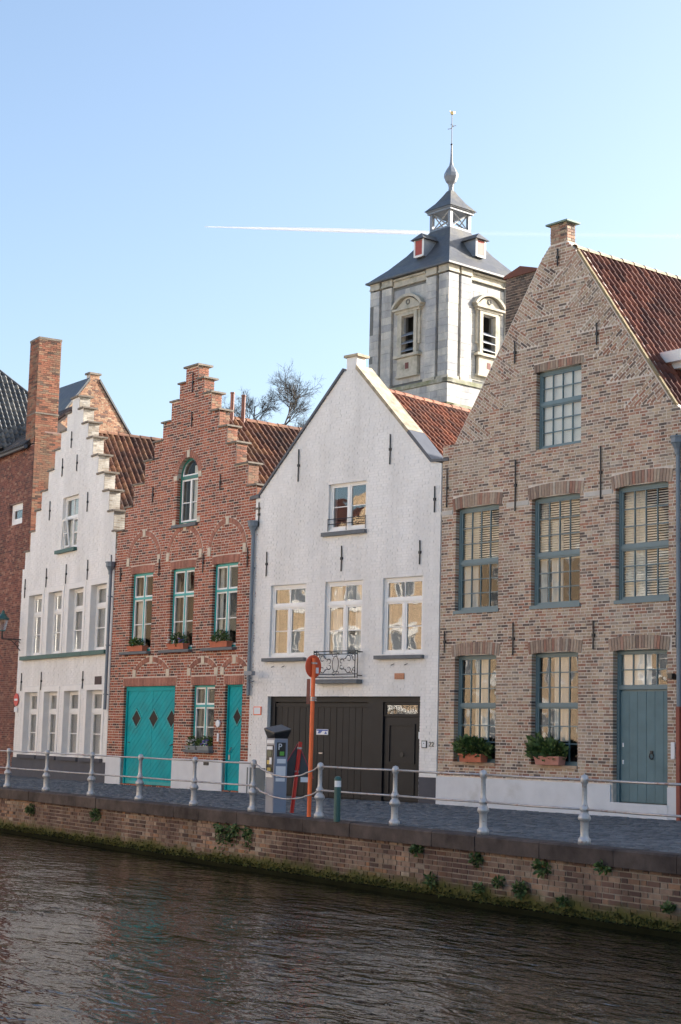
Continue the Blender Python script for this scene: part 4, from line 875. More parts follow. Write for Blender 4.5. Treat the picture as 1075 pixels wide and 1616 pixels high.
for x, a, b in ((3.66, 9.83, 10.33), (3.03, 9.03, 9.59), (4.19, 9.05, 9.55), (2.16, 7.78, 8.37), (5.15, 7.73, 8.31), (2.15, 5.72, 6.3), (3.75, 5.72, 6.3), (5.4, 5.72, 6.3), (7.1, 5.72, 6.3), (.35, 5.5, 6.1), (.45, 2.6, 3.15), (2.15, 2.6, 3.15), (5.42, 2.6, 3.1)): anchor(h1, x, a, b)
bx('plinth', PLIND, h1, 0, W1, -.04, -.0005, -.25, .56)
bx('wall_vent', mat('rust_brown_vent', (.07, .04, .035), .7), h1, 6.28, 6.74, -.02, -.0005, 2.7, 2.93)
for i, (x, z) in enumerate(st1):
    if i == 0: continue
    if i == len(st1) - 1: bx('step_slab', STEPC, h1, x - .06, 2 * c1 - x + .06, -.06, .44, z, z + .05); continue
    nx = st1[i + 1][0]; bx('step_slab', STEPC, h1, x - .07, nx - .002, -.05, .44, z, z + .05)
    bx('step_slab', STEPC, h1, min(2 * c1 - nx, W1 - .1) + .002, min(2 * c1 - x, W1) + .07, -.05, .44, z, z + .05)
LIME = tone_mat('weathered_dulled_limewash', [(0, (.36, .31, .25)), (.5, (.5, .45, .38)), (1, (.6, .56, .49))], var=.2, stain=(.3, .25, .19), stain_scale=2.5, lo=.5, hi=.7)  # weathered cream step ends, also toned down to dull their sun glare
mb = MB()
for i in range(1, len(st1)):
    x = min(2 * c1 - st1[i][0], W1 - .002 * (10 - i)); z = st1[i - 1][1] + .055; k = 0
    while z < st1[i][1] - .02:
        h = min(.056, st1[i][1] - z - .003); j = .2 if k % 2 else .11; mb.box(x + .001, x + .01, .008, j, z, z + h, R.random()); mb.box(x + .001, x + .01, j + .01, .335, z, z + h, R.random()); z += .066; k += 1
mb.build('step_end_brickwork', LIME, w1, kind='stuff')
house_body(h1, .02, W1, 6.3, 6.3, 10, MW, ((3.75, 10.38), (-.0, 6.3)))
tile_roof(F1, h1, (3.75, 10.38), (7.35, 6.4), .36, 9, TILE_B)
# ================================================================== HOUSE 0: dark red brick house at the left edge, with its tall chimney
F0 = F1
h0 = frame_empty('dark_brick_house', F0); tag(h0, 'dark red brick house at the left edge with tall chimney stack', 'house')
win0 = (-2.25, -1.0, 8.05, 8.75)
w0 = wall_panel(rect(-9, -.28, -.3, 10.55), [rect(*win0)], .27, .6).build('wall', mat('dull_mortar', (.3, .2, .17), .95, .2), h0)
b0 = lay(rect(-5.2, -.28, 0, 10.5), [rect(*win0)], [], h=.067, L=.21, g=.012); mb = MB()
for b in b0: mb.mesh_add(brick_verts(*b[:4], .256 + R.uniform(-.004, .003), .42 if b[4] else .28, 0), FACES5, R.random())
mb.build('brickwork', B0, w0, kind='stuff')
window(h0, *win0, .36, WPAINT, WPAINT, [(0, 1, 0, 1, 1, 1)], fw=.16, sw=.05, glass=GLASSM)
sw_ = MB().box(-.6, -.28, .6, 5, -.3, 11.0).build('side_wall', MATS['dull_mortar'], h0)
mb = MB(); k = 0; z = 6.2
while z < 10.95:
    y = .275 + (k % 2) * .0; jj = .275 + (.1 if k % 2 else .2); ys = [.275]
    while jj < 4.9: ys.append(jj); jj += .2
    for i in range(len(ys) - 1): mb.box(-.279, -.266, ys[i] + .006, ys[i + 1] - .006, z + .006, z + .061, R.random())
    z += .067; k += 1
mb.build('side_brickwork', BC, sw_, kind='stuff')
ch = MB().box(-1.1, -.3, .275, 1.03, 10.6, 14.05).build('chimney', MATS['dull_mortar'], h0)
mb = MB(); k = 0; z = 10.62
while z < 14.0:
    for a, b in ((-1.105, -.82), (-.815, -.54), (-.535, -.295)) if k % 2 else ((-1.105, -.96), (-.955, -.68), (-.675, -.4), (-.395, -.295)): mb.box(a, b, .262, .28, z + .006, z + .061, R.random())
    for a, b in ((.265, .46), (.47, .66), (.67, .86), (.87, 1.03)) if k % 2 else ((.265, .36), (.37, .56), (.57, .76), (.77, .96), (.97, 1.03)): mb.box(-.31, -.287, a, b, z + .006, z + .061, R.random())
    z += .067; k += 1
mb.build('chimney_brickwork', BC, ch, kind='stuff')
bx('band', STEPC, ch, -1.13, -.27, .25, 1.06, 11.55, 11.6); bx('cap', STEPC, ch, -1.12, -.28, .25, 1.05, 14.03, 14.1)
mb = MB(); mb.prism([(-9, 0), (-.62, 0), (-.62, .08), (-9, .08)], 0, 2.6); r0 = mb.build('roof', UNDER, h0, loc=(0, .15, 10.5)); r0.rotation_euler = (math.radians(40), 0, 0)
mm = [tile_mesh((i + .5) / 8, TILE_K) for i in range(8)]; t = MB()
for i in range(26):
    for j in range(10):
        me, vs, fs = mm[R.randrange(8)]; M = Matrix.Translation((-.75 - i * .178, 2.5 - j * .255, .09)); t.mesh_add([M @ Vector(p) for p in vs], fs, R.random())
t.build('roof_tiling', TILE_K, r0, smooth=True, kind='stuff')
mb = MB(); mb.tube([(-9, .1, 10.5), (-.6, .1, 10.5)], .07, 8); mb.build('gutter', ZINC, h0)
# the big striped roof behind it, its ridge running away from the viewer
hs = frame_empty('striped_roof_house', F1); tag(hs, 'house at far left whose dark hipped roof shows pale stripes', 'house')
bx('wall', MATS['dull_mortar'], hs, -9, -3.2, 2.2, 9, -.3, 10.6)
TS = tone_mat('striped_pantile', [(0, (.05, .055, .06)), (.6, (.085, .085, .085)), (1, (.2, .19, .17))], rough=.45, bump=.2)
tile_roof(F1, hs, (-9, 17.75), (-2.9, 10.74), -.4, 2.3, TS, limit=0, ridge=False, keep=lambda o: o.x > -5.78 + (o.y - .88) * .856 and o.y < 3.2, under=False)
mb = MB(); hip = lambda y: (-5.7 + (y - .88) * .856); zz = lambda u: 12 + 1.15 * (-4 - u) - .1
mb.quad((hip(-.4), -.4, zz(hip(-.4))), (-2.9, -.4, zz(-2.9)), (-2.9, 3.2, zz(-2.9)), (hip(3.2), 3.2, zz(hip(3.2)))); mb.quad((hip(-.4), -.4, zz(hip(-.4))), (hip(3.2), 3.2, zz(hip(3.2))), (-9, 6, 10.6), (-11, 2, 10.6)); mb.build('roof_slope', UNDER, hs)
mb = MB(); mb.tube([(hip(y) - .02, y, zz(hip(y)) + .13) for y in (-.4, .5, 1.4, 2.3)], .07, 7); mb.build('hip_tiles', TS, hs)
# rear brick gable peeping over the white stepped house
Fr = Frame((-10.30, 66.6), 2.2)
hr = frame_empty('rear_gable_house', Fr); tag(hr, 'small sunlit brick gable with stub pinnacle rising behind the white stepped house', 'house')
gr_ = [(-3.2, -.3), (3.2, -.3), (3.2, 11.7), (.22, 15.75), (.22, 16.05), (-.22, 16.05), (-.22, 15.75), (-3.2, 11.7)]
wr = wall_panel(gr_, [], 0, .3).build('wall', M4, hr); mb = MB()
for b in lay([(-3.2, 10), (3.2, 10)] + gr_[2:], h=.067, L=.21): mb.mesh_add(brick_verts(*b[:4], -.013 + R.uniform(-.004, .003), .01, 0), FACES5, R.random())
mb.build('brickwork', tone_mat('rear_brick', [(0, (.16, .1, .08)), (.3, (.36, .17, .1)), (.6, (.44, .25, .15)), (1, (.5, .36, .24))]), wr, kind='stuff')
bx('cap', STEPC, hr, -.28, .28, -.06, .36, 16.05, 16.13)
mb = MB(); mb.prism([(.22, 15.8), (3.3, 11.62), (3.3, 11.72), (.24, 15.9)], -.06, 9); mb.prism([(-.22, 15.8), (-3.3, 11.62), (-3.3, 11.72), (-.24, 15.9)], -.06, 9); mb.prism([(-.3, 15.5), (.3, 15.5), (0, 15.9)], .3, 9); mb.build('roof', SLATE, hr)
bx('body', M4, hr, -3.1, 3.1, .3, 9, -.3, 11.6)

# ================================================================== CHURCH TOWER
YT = .7139; TW = 6.4; cor = Vector((5.593, 87.2, 0)); tx_ = Vector((math.cos(YT), math.sin(YT), 0)); ty_ = Vector((-math.sin(YT), math.cos(YT), 0))
tc_ = cor + tx_ * TW / 2 + ty_ * TW / 2
tw = empty('church_tower', tc_, YT); tag(tw, 'pale stone church tower with slate roof, open lantern and onion spire', 'tower')
hw = TW / 2
bx('core', STONE_D, tw, -hw + 1.3, hw - 1.3, -hw + 1.3, hw - 1.3, -.3, 27.3)
def onface(k, mb):      # a face is drawn as y = -hw outward and turned by quarter turns
    a = k * math.pi / 2; c, s_ = math.cos(a), math.sin(a); mb.v = [(x * c - y * s_, x * s_ + y * c, z) for x, y, z in mb.v]; return mb
def blocks(parent, k, x0, x1, z0, z1, y, h, L, name='stone_block', holes=(), each=True, jit=.006):
    for (xa, xb, za, zb, dp, an) in lay(rect(x0, x1, z0, z1), holes, [], h=h, L=L, g=.012):
        mb = MB(); t = R.random(); mb.mesh_add(brick_verts(xa, xb, za, zb, -hw + y + R.uniform(-jit, jit), -hw + .3, 0), FACES5, t); onface(k, mb).build(name, STONE, parent)
for k in (0, 3):        # the two faces in view: k=0 right-hand, k=3 left-hand
    f = wall_panel(rect(-hw + .1, hw - .1, 14, 27.4), [rect(-.5, .5, 22.78, 25.03)], -hw + .2, -hw + .5); face = onface(k, f).build('face', STONE_D, tw)
    for a, b in ((-hw, -hw + .77), (-hw + .98, -hw + 1.8), (hw - 1.8, hw - .98), (hw - .77, hw)):
        blocks(face, k, a, b, 21.0, 26.95, 0, .42, 3)
        mb = MB(); mb.box(a - .03, b + .03, -hw - .05, -hw + .3, 26.97, 27.08); mb.box(a - .015, b + .015, -hw - .02, -hw + .3, 27.08, 27.4); mb.box(a - .05, b + .05, -hw - .08, -hw + .3, 20.98, 21.15); onface(k, mb).build('pilaster_cap', STONE_L, face)
    wo = rect(-.48, .48, 22.8, 25.02)
    blocks(face, k, -hw + 1.85, hw - 1.85, 21.2, 26.8, .16, .42, .9, holes=[wo, rect(-.9, .9, 21.5, 22.72)])
    mb = MB(); mb.box(-hw + 1.85, hw - 1.85, -hw + .06, -hw + .3, 26.83, 26.92); mb.box(-hw + 1.85, hw - 1.85, -hw + .12, -hw + .3, 26.92, 27.4); mb.box(-1.3, 1.3, -hw + .0, -hw + .3, 27.2, 27.3); onface(k, mb).build('frieze', STONE_L, face)
    mb = MB()          # window surround with segmental pediment
    mb.box(-.74, -.5, -hw - .04, -hw + .3, 22.78, 25.2); mb.box(.5, .74, -hw - .04, -hw + .3, 22.78, 25.2); mb.box(-.5, .5, -hw - .04, -hw + .3, 25.03, 25.2)
    mb.box(-.92, -.76, -hw + .04, -hw + .3, 23.3, 25.2); mb.box(.76, .92, -hw + .04, -hw + .3, 23.3, 25.2)
    mb.box(-1.0, 1.0, -hw - .08, -hw + .3, 25.2, 25.34); mb.box(-1.12, 1.12, -hw - .2, -hw + .3, 25.34, 25.46)
    for P in arch_ring(-1.12, 1.12, 25.46, .62, .15, 14, g=0): mb.prism(P, -hw - .2, -hw + .3)
    n = 12; mb.prism([(-1.0, 25.46)] + [(-1.0 + 2.0 * i / n, 25.46 + .58 * math.sin(math.pi * i / n)) for i in range(1, n)] + [(1.0, 25.46)], -hw - .02, -hw + .3)
    mb.box(-1.02, 1.02, -hw - .16, -hw + .3, 22.62, 22.77); mb.box(-.8, .8, -hw - .02, -hw + .3, 21.6, 22.6); mb.box(-.9, .9, -hw - .08, -hw + .3, 21.48, 21.6)
    onface(k, mb).build('window_surround', STONE_L, face)
    mb = MB(); mb.box(-.14, .14, -hw - .03, -hw + .2, 21.95, 22.3); mb.lathe([(.12, 0), (.12, .02)], (0, 0, 0), 12); mb.v = mb.v[:8]; mb.f = mb.f[:6]; mb.t = mb.t[:6]; onface(k, mb).build('square_opening', mat('dark_red_opening_%d' % k, (.16, .06, .05), .8), face)
    mb = MB(); mb.tube([(.13 * math.cos(t * .5236), -hw - .03, 25.78 + .13 * math.sin(t * .5236)) for t in range(13)], .04, 5); onface(k, mb).build('oculus', STONE_D, face)
    mb = MB(); mb.box(-.5, .5, -hw + .9, -hw + .95, 22.7, 25.05); onface(k, mb).build('belfry_dark', mat('belfry_red_brown_%d' % k, (.07, .035, .028), .9), face)
    for i in range(4):
        mb = MB(); zz = 22.95 + i * .44; mb.mesh_add([(-.5, -hw - .06, zz), (.5, -hw - .06, zz), (.5, -hw + .42, zz + .3), (-.5, -hw + .42, zz + .3), (-.5, -hw - .06, zz + .035), (.5, -hw - .06, zz + .035), (.5, -hw + .42, zz + .335), (-.5, -hw + .42, zz + .335)], [(0, 1, 5, 4), (1, 2, 6, 5), (2, 3, 7, 6), (3, 0, 4, 7), (4, 5, 6, 7), (3, 2, 1, 0)])
        if i < 3: onface(k, mb).build('louvre', LEAD, face)
    mb = MB(); mb.box(-hw - .12, hw + .12, -hw - .12, -hw + .3, 20.75, 20.98); onface(k, mb).build('ledge', STONE_M, face)
    blocks(face, k, -hw - .04, hw + .04, 19.6, 20.74, -.04, .38, 1.1)
    mb = MB(); mb.box(-hw - .22, hw + .22, -hw - .22, -hw + .3, 19.3, 19.58); onface(k, mb).build('lower_ledge', STONE_M, face)
    blocks(face, k, -hw, hw, 16.5, 19.28, -.02, .38, .9)
for k in (1, 2): mb = MB(); mb.box(-hw, hw, -hw, -hw + .3, -.3, 27.4); onface(k, mb).build('rear_face', STONE_D, tw)
prof = [(3.42, 27.36), (3.42, 27.46), (3.3, 27.52), (2.5, 28.25), (1.75, 29.1), (1.15, 29.95), (.82, 30.55)]   # half width, height
rf = MB()
for (a, za), (b, zb) in zip(prof[:-1], prof[1:]):
    for k in range(4):
        q = MB(); q.quad((-a, -a, za), (a, -a, za), (b, -b, zb), (-b, -b, zb)); onface(k, q); rf.mesh_add(q.v, q.f)
rf.quad((-3.42, -3.42, 27.36), (-3.42, 3.42, 27.36), (3.42, 3.42, 27.36), (3.42, -3.42, 27.36)); roof = rf.build('roof', SLATE, tw)
REDS = mat('red_shutter', (.4, .07, .05), .6, .12)
for k in (0, 3):
    yf = -2.45
    mb = MB(); mb.box(-.36, .36, yf, -1.2, 28.55, 29.55); dm = onface(k, mb).build('dormer', LEAD, roof)
    mb = MB(); mb.mesh_add([(-.55, yf - .2, 29.55), (.55, yf - .2, 29.55), (.55, -1.0, 29.55), (-.55, -1.0, 29.55), (0, yf + .15, 29.98), (0, -1.0, 29.98)], [(0, 1, 4), (1, 2, 5, 4), (3, 0, 4, 5), (2, 3, 5), (3, 2, 1, 0)]); onface(k, mb).build('dormer_roof', SLATE, dm)
    mb = MB(); mb.box(-.27, .27, yf - .03, yf, 28.66, 29.5); onface(k, mb).build('shutter', REDS, dm)
    mb = MB(); mb.box(-.4, -.28, yf - .04, yf, 28.55, 29.55); mb.box(.28, .4, yf - .04, yf, 28.55, 29.55); mb.box(-.28, .28, yf - .04, yf, 28.53, 28.65); onface(k, mb).build('dormer_trim', WREND, dm)
lan = MB(); lan.box(-.84, .84, -.84, .84, 30.5, 30.62); ln = lan.build('lantern', LEAD, tw)
for sx in (-1, 1):
    for sy in (-1, 1): bx('post', LEAD, ln, sx * .74 - .1, sx * .74 + .1, sy * .74 - .1, sy * .74 + .1, 30.6, 31.6)
for k in range(4):
    mb = MB()
    for sg in (-1, 1): mb.tube([(-.62 * sg, -.74, 30.65), (.0, -.74 + .02 * sg, 31.1), (.62 * sg, -.74, 31.55)], .05, 4)
    onface(k, mb).build('cross_brace', mat('grey_brace_%d' % k, (.4, .4, .39), .7), ln)
mb = MB(); mb.box(-.95, .95, -.95, .95, 31.55, 31.68); mb.box(-1.02, 1.02, -1.02, 1.02, 31.68, 31.74); mb.build('cornice', LEAD, ln)
mb = MB(); pr = [(1.08, 31.74), (.62, 32.25), (.3, 32.75), (.16, 33.0)]
for (a, za), (b, zb) in zip(pr[:-1], pr[1:]):
    for k in range(4): q = MB(); q.quad((-a, -a, za), (a, -a, za), (b, -b, zb), (-b, -b, zb)); onface(k, q); mb.mesh_add(q.v, q.f)
mb.build('cap_roof', SLATE, ln)
mb = MB(); mb.lathe([(.16, 33.0), (.13, 33.2), (.17, 33.4), (.3, 33.55), (.42, 33.85), (.4, 34.05), (.28, 34.3), (.12, 34.55), (.075, 34.8), (.04, 35.8)], (0, 0, 0), 8); mb.build('onion_spire', LEAD, ln)
mb = MB(); mb.lathe([(.02, 35.75), (.07, 35.8), (.07, 35.84), (.02, 35.9)], (0, 0, 0), 8); mb.tube([(0, 0, 35.8), (0, 0, 37.6)], .025, 5); mb.tube([(-.42, -.1, 36.62), (-.12, -.03, 36.74), (0, 0, 36.87), (.12, .03, 36.98), (.42, .1, 37.12)], .022, 5); mb.tube([(-.1, 0, 36.98), (0, 0, 37.1), (.1, 0, 36.9)], .018, 4); mb.build('cross', IRON, ln)
mb = MB(); c = (0, 0, 37.74); mb.lathe([(.0, -.12), (.08, -.09), (.11, 0), (.08, .09), (0, .12)], c, 10); mb.prism([(.06, 37.72), (.24, 37.78), (.22, 37.9), (.08, 37.8)], -.02, .02); mb.prism([(-.06, 37.74), (-.16, 37.84), (-.2, 37.8), (-.14, 37.72)], -.02, .02); mb.build('gilded_cock', mat('gilding', (.7, .55, .25), .35, .1, metal=.6), ln)
# ================================================================== BARE TREE behind the roofs
RT = random.Random(5)
tree = empty('bare_tree', (-2.85, 69, 1.15)); tag(tree, 'leafless tree with fine twigs showing above the roofs between the red and white gables', 'tree')
tr_ = MB(); tr_.tube([(0, 0, -1.3), (.05, 0, 6), (.15, .1, 11), (.3, .1, 13.5)], .26, 8, r2=.1); tr_.tube([(.1, 0, 9), (-.5, .2, 11.5), (-.9, .2, 13.2)], .13, 6, r2=.07); tr_.build('trunk', BARK, tree)
br = MB()
def branch(p, d, L, r, lev):
    n = 3; pts = [p]; q = p.copy()
    for i in range(n):
        d = (d + Vector((RT.uniform(-.22, .22), RT.uniform(-.22, .22), RT.uniform(-.1, .2)))).normalized(); q = q + d * L / n; pts.append(q.copy())
    br.tube(pts, r, 4 if lev < 3 else 3, r2=r * .55)
    if lev >= 4: return
    for i in range((6, 6, 5, 5)[lev]):
        t = RT.uniform(.25, 1); k = min(n - 1, int(t * n)); b = pts[k] + (pts[k + 1] - pts[k]) * (t * n - k)
        ax = d.cross(Vector((RT.uniform(-1, 1), RT.uniform(-1, 1), RT.uniform(-.5, .5)))).normalized(); a = RT.uniform(.4, 1.0)
        branch(b, (d * math.cos(a) + ax * math.sin(a)).normalized(), L * RT.uniform(.5, .72), max(r * .5, .005), lev + 1)
for b0, d0, l0 in (((.28, .1, 13.0), (.15, 0, 1), 1.7), ((.2, .1, 12), (.8, .1, .6), 1.5), ((.1, .05, 11.5), (-.7, -.2, .7), 1.8), ((-.85, .2, 13.0), (-.2, 0, 1), 1.4), ((-.6, .2, 12), (-.9, .2, .35), 1.5), ((.28, .1, 13.3), (.45, -.3, .8), 1.6), ((-.8, .2, 12.8), (-.6, .3, .6), 1.4)):
    branch(Vector(b0), Vector(d0).normalized(), l0 * .92, .04, 0)
br.build('crown', BARK, tree)
# ================================================================== CONTRAIL, six kilometres off
def contrail():
    A, B, Cc = Vector((-513, 5696, 1815)), Vector((321, 5709, 1818)), Vector((1500, 5560, 1786)); mb = MB(); n = 60
    mt = bpy.data.materials.new('ice_vapour'); mt.use_nodes = True; t = mt.node_tree; t.nodes.clear()
    o = N(t, 'ShaderNodeOutputMaterial'); mx = N(t, 'ShaderNodeMixShader'); tr = N(t, 'ShaderNodeBsdfTransparent'); df = N(t, 'ShaderNodeBsdfTranslucent'); d2 = N(t, 'ShaderNodeBsdfDiffuse'); ad = N(t, 'ShaderNodeMixShader')
    df.inputs[0].default_value = (.95, .95, .95, 1); d2.inputs[0].default_value = (.95, .95, .95, 1)
    at = N(t, 'ShaderNodeAttribute', attribute_name='tone'); t.links.new(at.outputs['Fac'], mx.inputs[0])
    t.links.new(df.outputs[0], ad.inputs[1]); t.links.new(d2.outputs[0], ad.inputs[2]); t.links.new(tr.outputs[0], mx.inputs[1]); t.links.new(ad.outputs[0], mx.inputs[2]); t.links.new(mx.outputs[0], o.inputs[0])
    pts = []
    for i in range(n + 1):
        f = i / n; p = A + (B - A) * (f / .42) if f < .42 else B + (Cc - B) * ((f - .42) / .58)
        pts.append((p, 1.5 + 4.5 * min(1, f / .2) + 5 * f, .75 if f < .36 else max(.035, .75 - (f - .36) * 9)))
    for i in range(n):
        (p, r, a), (q, s_, b) = pts[i], pts[i + 1]
        for k in range(6):
            a0, a1 = math.pi * k / 3, math.pi * (k + 1) / 3
            mb.quad(*[c + Vector((0, rr * math.cos(an), rr * math.sin(an))) for c, rr, an in ((p, r, a0), (q, s_, a0), (q, s_, a1), (p, r, a1))], tone=(a + b) / 2)
    ob = mb.build('contrail', mt, None, smooth=True); tag(ob, 'thin white aircraft contrail crossing the blue sky', 'contrail')
contrail()
# ================================================================== RAILINGS on the quay
POSTX = [2.2, 0, -2.207, -4.461, -6.67, -8.898, -11.135, -13.471, -15.784, -18.206, -20.507, -22.8]
PROF = [(.088, 0), (.088, .07), (.075, .085), (.062, .1), (.058, .12), (.055, .29), (.064, .31), (.086, .335), (.09, .36), (.075, .39), (.052, .42), (.05, .435), (.064, .455), (.066, .485), (.05, .51), (.042, .53), (.037, .56), (.034, .8), (.042, .815), (.05, .83), (.056, .86), (.055, .89), (.04, .925), (.0, .94)]
pm = MB().lathe(PROF, (0, 0, 0), 14).mesh('post', True); pm.materials.append(SILV)
def railing(xs, label, ends):
    r = frame_empty('canal_railing', FQ); tag(r, label, 'railing', 'canal railings'); r['group'] = 'canal railings'
    for x in xs: o = link('post', pm, r, (x, 0, 0)); o.rotation_euler = (R.uniform(-.008, .008), R.uniform(-.012, .012), R.uniform(0, 6))
    for z in (.868, .47):
        pts = sorted(list(xs) + ends)
        for a, b in zip(pts[:-1], pts[1:]): mb = MB(); mb.tube([(a, 0, z), ((a + b) / 2, 0, z - .006), (b, 0, z)], .017, 7); mb.build('rail', RAILM, r, smooth=True)
    return r
railing(POSTX[:5], 'silver iron railing along the canal right of the orange sign pole', [4.5])
railing(POSTX[5:], 'silver iron railing along the canal left of the parking meter', [-26])
for z, sag, lb in ((.86, .2, 'upper'), (.45, .17, 'lower')):
    mb = MB(); n = 18; a, b = -8.86, -6.72
    mb.tube([(a + (b - a) * i / n, .02 * math.sin(i * 2), z - sag * (1 - (2 * i / n - 1) ** 2)) for i in range(n + 1)], .014, 6); o = mb.build('chain', RAILM, None, smooth=True); o.matrix_world = FQ.M
    tag(o, '%s of the two slack chains hanging across the railing gap by the meter' % lb, 'chain')
# ================================================================== STREET THINGS
pm_ = empty('parking_meter', (-1.03, 29.9, 0), math.radians(-12)); tag(pm_, 'grey parking ticket machine with black slanted solar top', 'parking meter')
# front panel faces -x side of the view (towards the left), blue side faces right
bw = .135
bm = MB(); bm.box(-bw, bw, -bw, bw, .0, 1.32); pmb = empty('x', (0, 0, 0)); bpy.data.objects.remove(pmb)
rotm = Matrix.Rotation(math.radians(45), 4, 'Z')
bm.v = [tuple(rotm @ Vector(p)) for p in bm.v]; body = bm.build('body', METG, pm_)
def mface(name, m_, side, a, b, z0, z1, d0, d1, parent=body):   # side 0: left-hand face, side 1: right-hand face
    mb = MB(); mb.box(a, b, -bw - d1, -bw - d0, z0, z1); rm = Matrix.Rotation(math.radians(-45 if side == 0 else 45), 4, 'Z'); mb.v = [tuple(rm @ Vector(p)) for p in mb.v]; return mb.build(name, m_, parent)
mface('side_panel', METB, 1, -bw + .002, bw - .002, .02, 1.3, 0, .006)
mface('front_panel', METG, 0, -bw + .015, bw - .015, .02, .62, 0, .006)
mface('control_panel', BLK, 0, -bw + .015, bw - .03, .72, 1.2, 0, .012); mface('display', PAPER, 0, -bw + .03, bw - .05, 1.12, 1.18, .012, .02); mface('screen', mat('dim_screen', (.08, .1, .07), .2), 0, -.08, .06, 1.0, 1.1, .012, .018)
mface('keypad', YEL, 0, -.09, .0, .86, .93, .012, .02); mface('ticket_slot', PAPER, 0, .0, .07, .86, .98, .012, .022); mface('coin_tray', YEL, 0, -.06, .05, .74, .8, .012, .03); mface('lock_plate', PAPER, 0, -bw + .02, bw - .03, .63, .7, 0, .02); mface('header', PAPER, 0, -bw + .01, bw - .01, 1.23, 1.29, .002, .012)
mface('sign_plate', BLK, 1, -.09, .09, 1.0, 1.25, .006, .01); mface('info_sheet', PAPER, 1, -.1, .1, .64, .83, .006, .01); mface('info_sheet', PAPER, 1, -.1, .09, .56, .62, .006, .01); mface('info_sheet', PAPER, 1, -.08, .1, .88, .96, .006, .01); mface('emblem', GREENS, 1, -.03, .06, 1.02, 1.09, .01, .013)
tp = text_mesh('P', .16); tp.materials.append(PAPER); o = link('letter', tp, body); o.matrix_local = Matrix.Rotation(math.radians(45), 4, 'Z') @ Matrix.Translation((-.03, -bw - .013, 1.17)) @ Matrix.Rotation(math.pi / 2, 4, 'X')
mb = MB(); mb.mesh_add([(-.13, -.13, 1.32), (.13, -.13, 1.32), (.13, .13, 1.32), (-.13, .13, 1.32), (-.18, -.18, 1.4), (.18, -.18, 1.47), (.18, .18, 1.55), (-.18, .18, 1.48), (-.18, -.18, 1.425), (.18, -.18, 1.495), (.18, .18, 1.575), (-.18, .18, 1.505)], [(0, 1, 5, 4), (1, 2, 6, 5), (2, 3, 7, 6), (3, 0, 4, 7), (4, 5, 9, 8), (5, 6, 10, 9), (6, 7, 11, 10), (7, 4, 8, 11), (8, 9, 10, 11)])
mb.v = [tuple(rotm @ Vector(p)) for p in mb.v]; mb.build('solar_top', BLK, pm_)
# orange pole with a round sign seen from behind
sp = empty('sign_pole', (-.41, 28.73, 0)); tag(sp, 'orange-red pole carrying a round traffic sign seen from behind', 'sign')
mb = MB(); mb.tube([(0, 0, -.02), (.012, 0, 2.72)], .038, 10); mb.build('pole', ORANGE, sp, smooth=False)
mb = MB(); mb.lathe([(.2, 0), (.2, .012), (.19, .02)], (0, 0, 0), 28); d_ = mb.build('disc', mat('sign_back_red', (.62, .085, .03), .45, .1), sp); d_.location = (.0, .05, 2.58); d_.rotation_euler = (math.pi / 2, 0, math.radians(48))
for z in (2.62, 2.02, 1.98): mb = MB(); mb.lathe([(.046, 0), (.046, .03)], (.01, 0, z), 10); mb.box(.03, .075, -.012, .012, z, z + .025); mb.build('clamp', RAILM, sp)
mb = MB(); mb.box(-.1, -.04, .03, .05, 1.93, 2.36); o = mb.build('side_plate', mat('plate_back', (.3, .12, .08), .6), sp); bx('label', PAPER, sp, .05, .1, .018, .022, 2.46, 2.56)
# leaning red post with triangular warning board seen from behind
rp = empty('warning_post', (-.74, 30.08, 0)); tag(rp, 'leaning red post holding a dark triangular warning board, beside the meter', 'sign')
mb = MB(); mb.tube([(0, 0, 0), (.12, .02, 1.27)], .036, 8); mb.build('post', RED, rp)
mb = MB(); mb.prism([(-.28, .62), (.36, .62), (.08, 1.22)], .05, .065); tri = mb.build('board', mat('board_back', (.05, .055, .065), .5), rp)
mb = MB()
for a, b in (((-.28, .62), (.08, 1.24)), ((.08, 1.24), (.37, .62))): mb.tube([(a[0], .058, a[1]), (b[0], .058, b[1])], .014, 5)
mb.build('board_edge', mat('faded_red_edge', (.28, .05, .07), .5), tri); bx('label', PAPER, tri, .14, .28, .045, .049, .55, .64)
for z in (.72, 1.14): mb = MB(); mb.lathe([(.044, 0), (.044, .035)], (.12 * z / 1.27, .02, z), 8); mb.build('clamp', RAILM, rp)
bo = empty('bollard', (.07, 27.25, 0)); tag(bo, 'slim dark green bollard with white reflective collar behind the railing', 'bollard')
MB().lathe([(.055, 0), (.055, .55), (.05, .56)], (0, 0, 0), 14).build('shaft', BOLL, bo, smooth=False); MB().lathe([(.054, 0), (.054, .1)], (0, 0, .56), 14).build('collar', PAPER, bo); MB().lathe([(.058, 0), (.058, .03), (.04, .065), (0, .075)], (0, 0, .66), 14).build('cap', BOLL, bo)
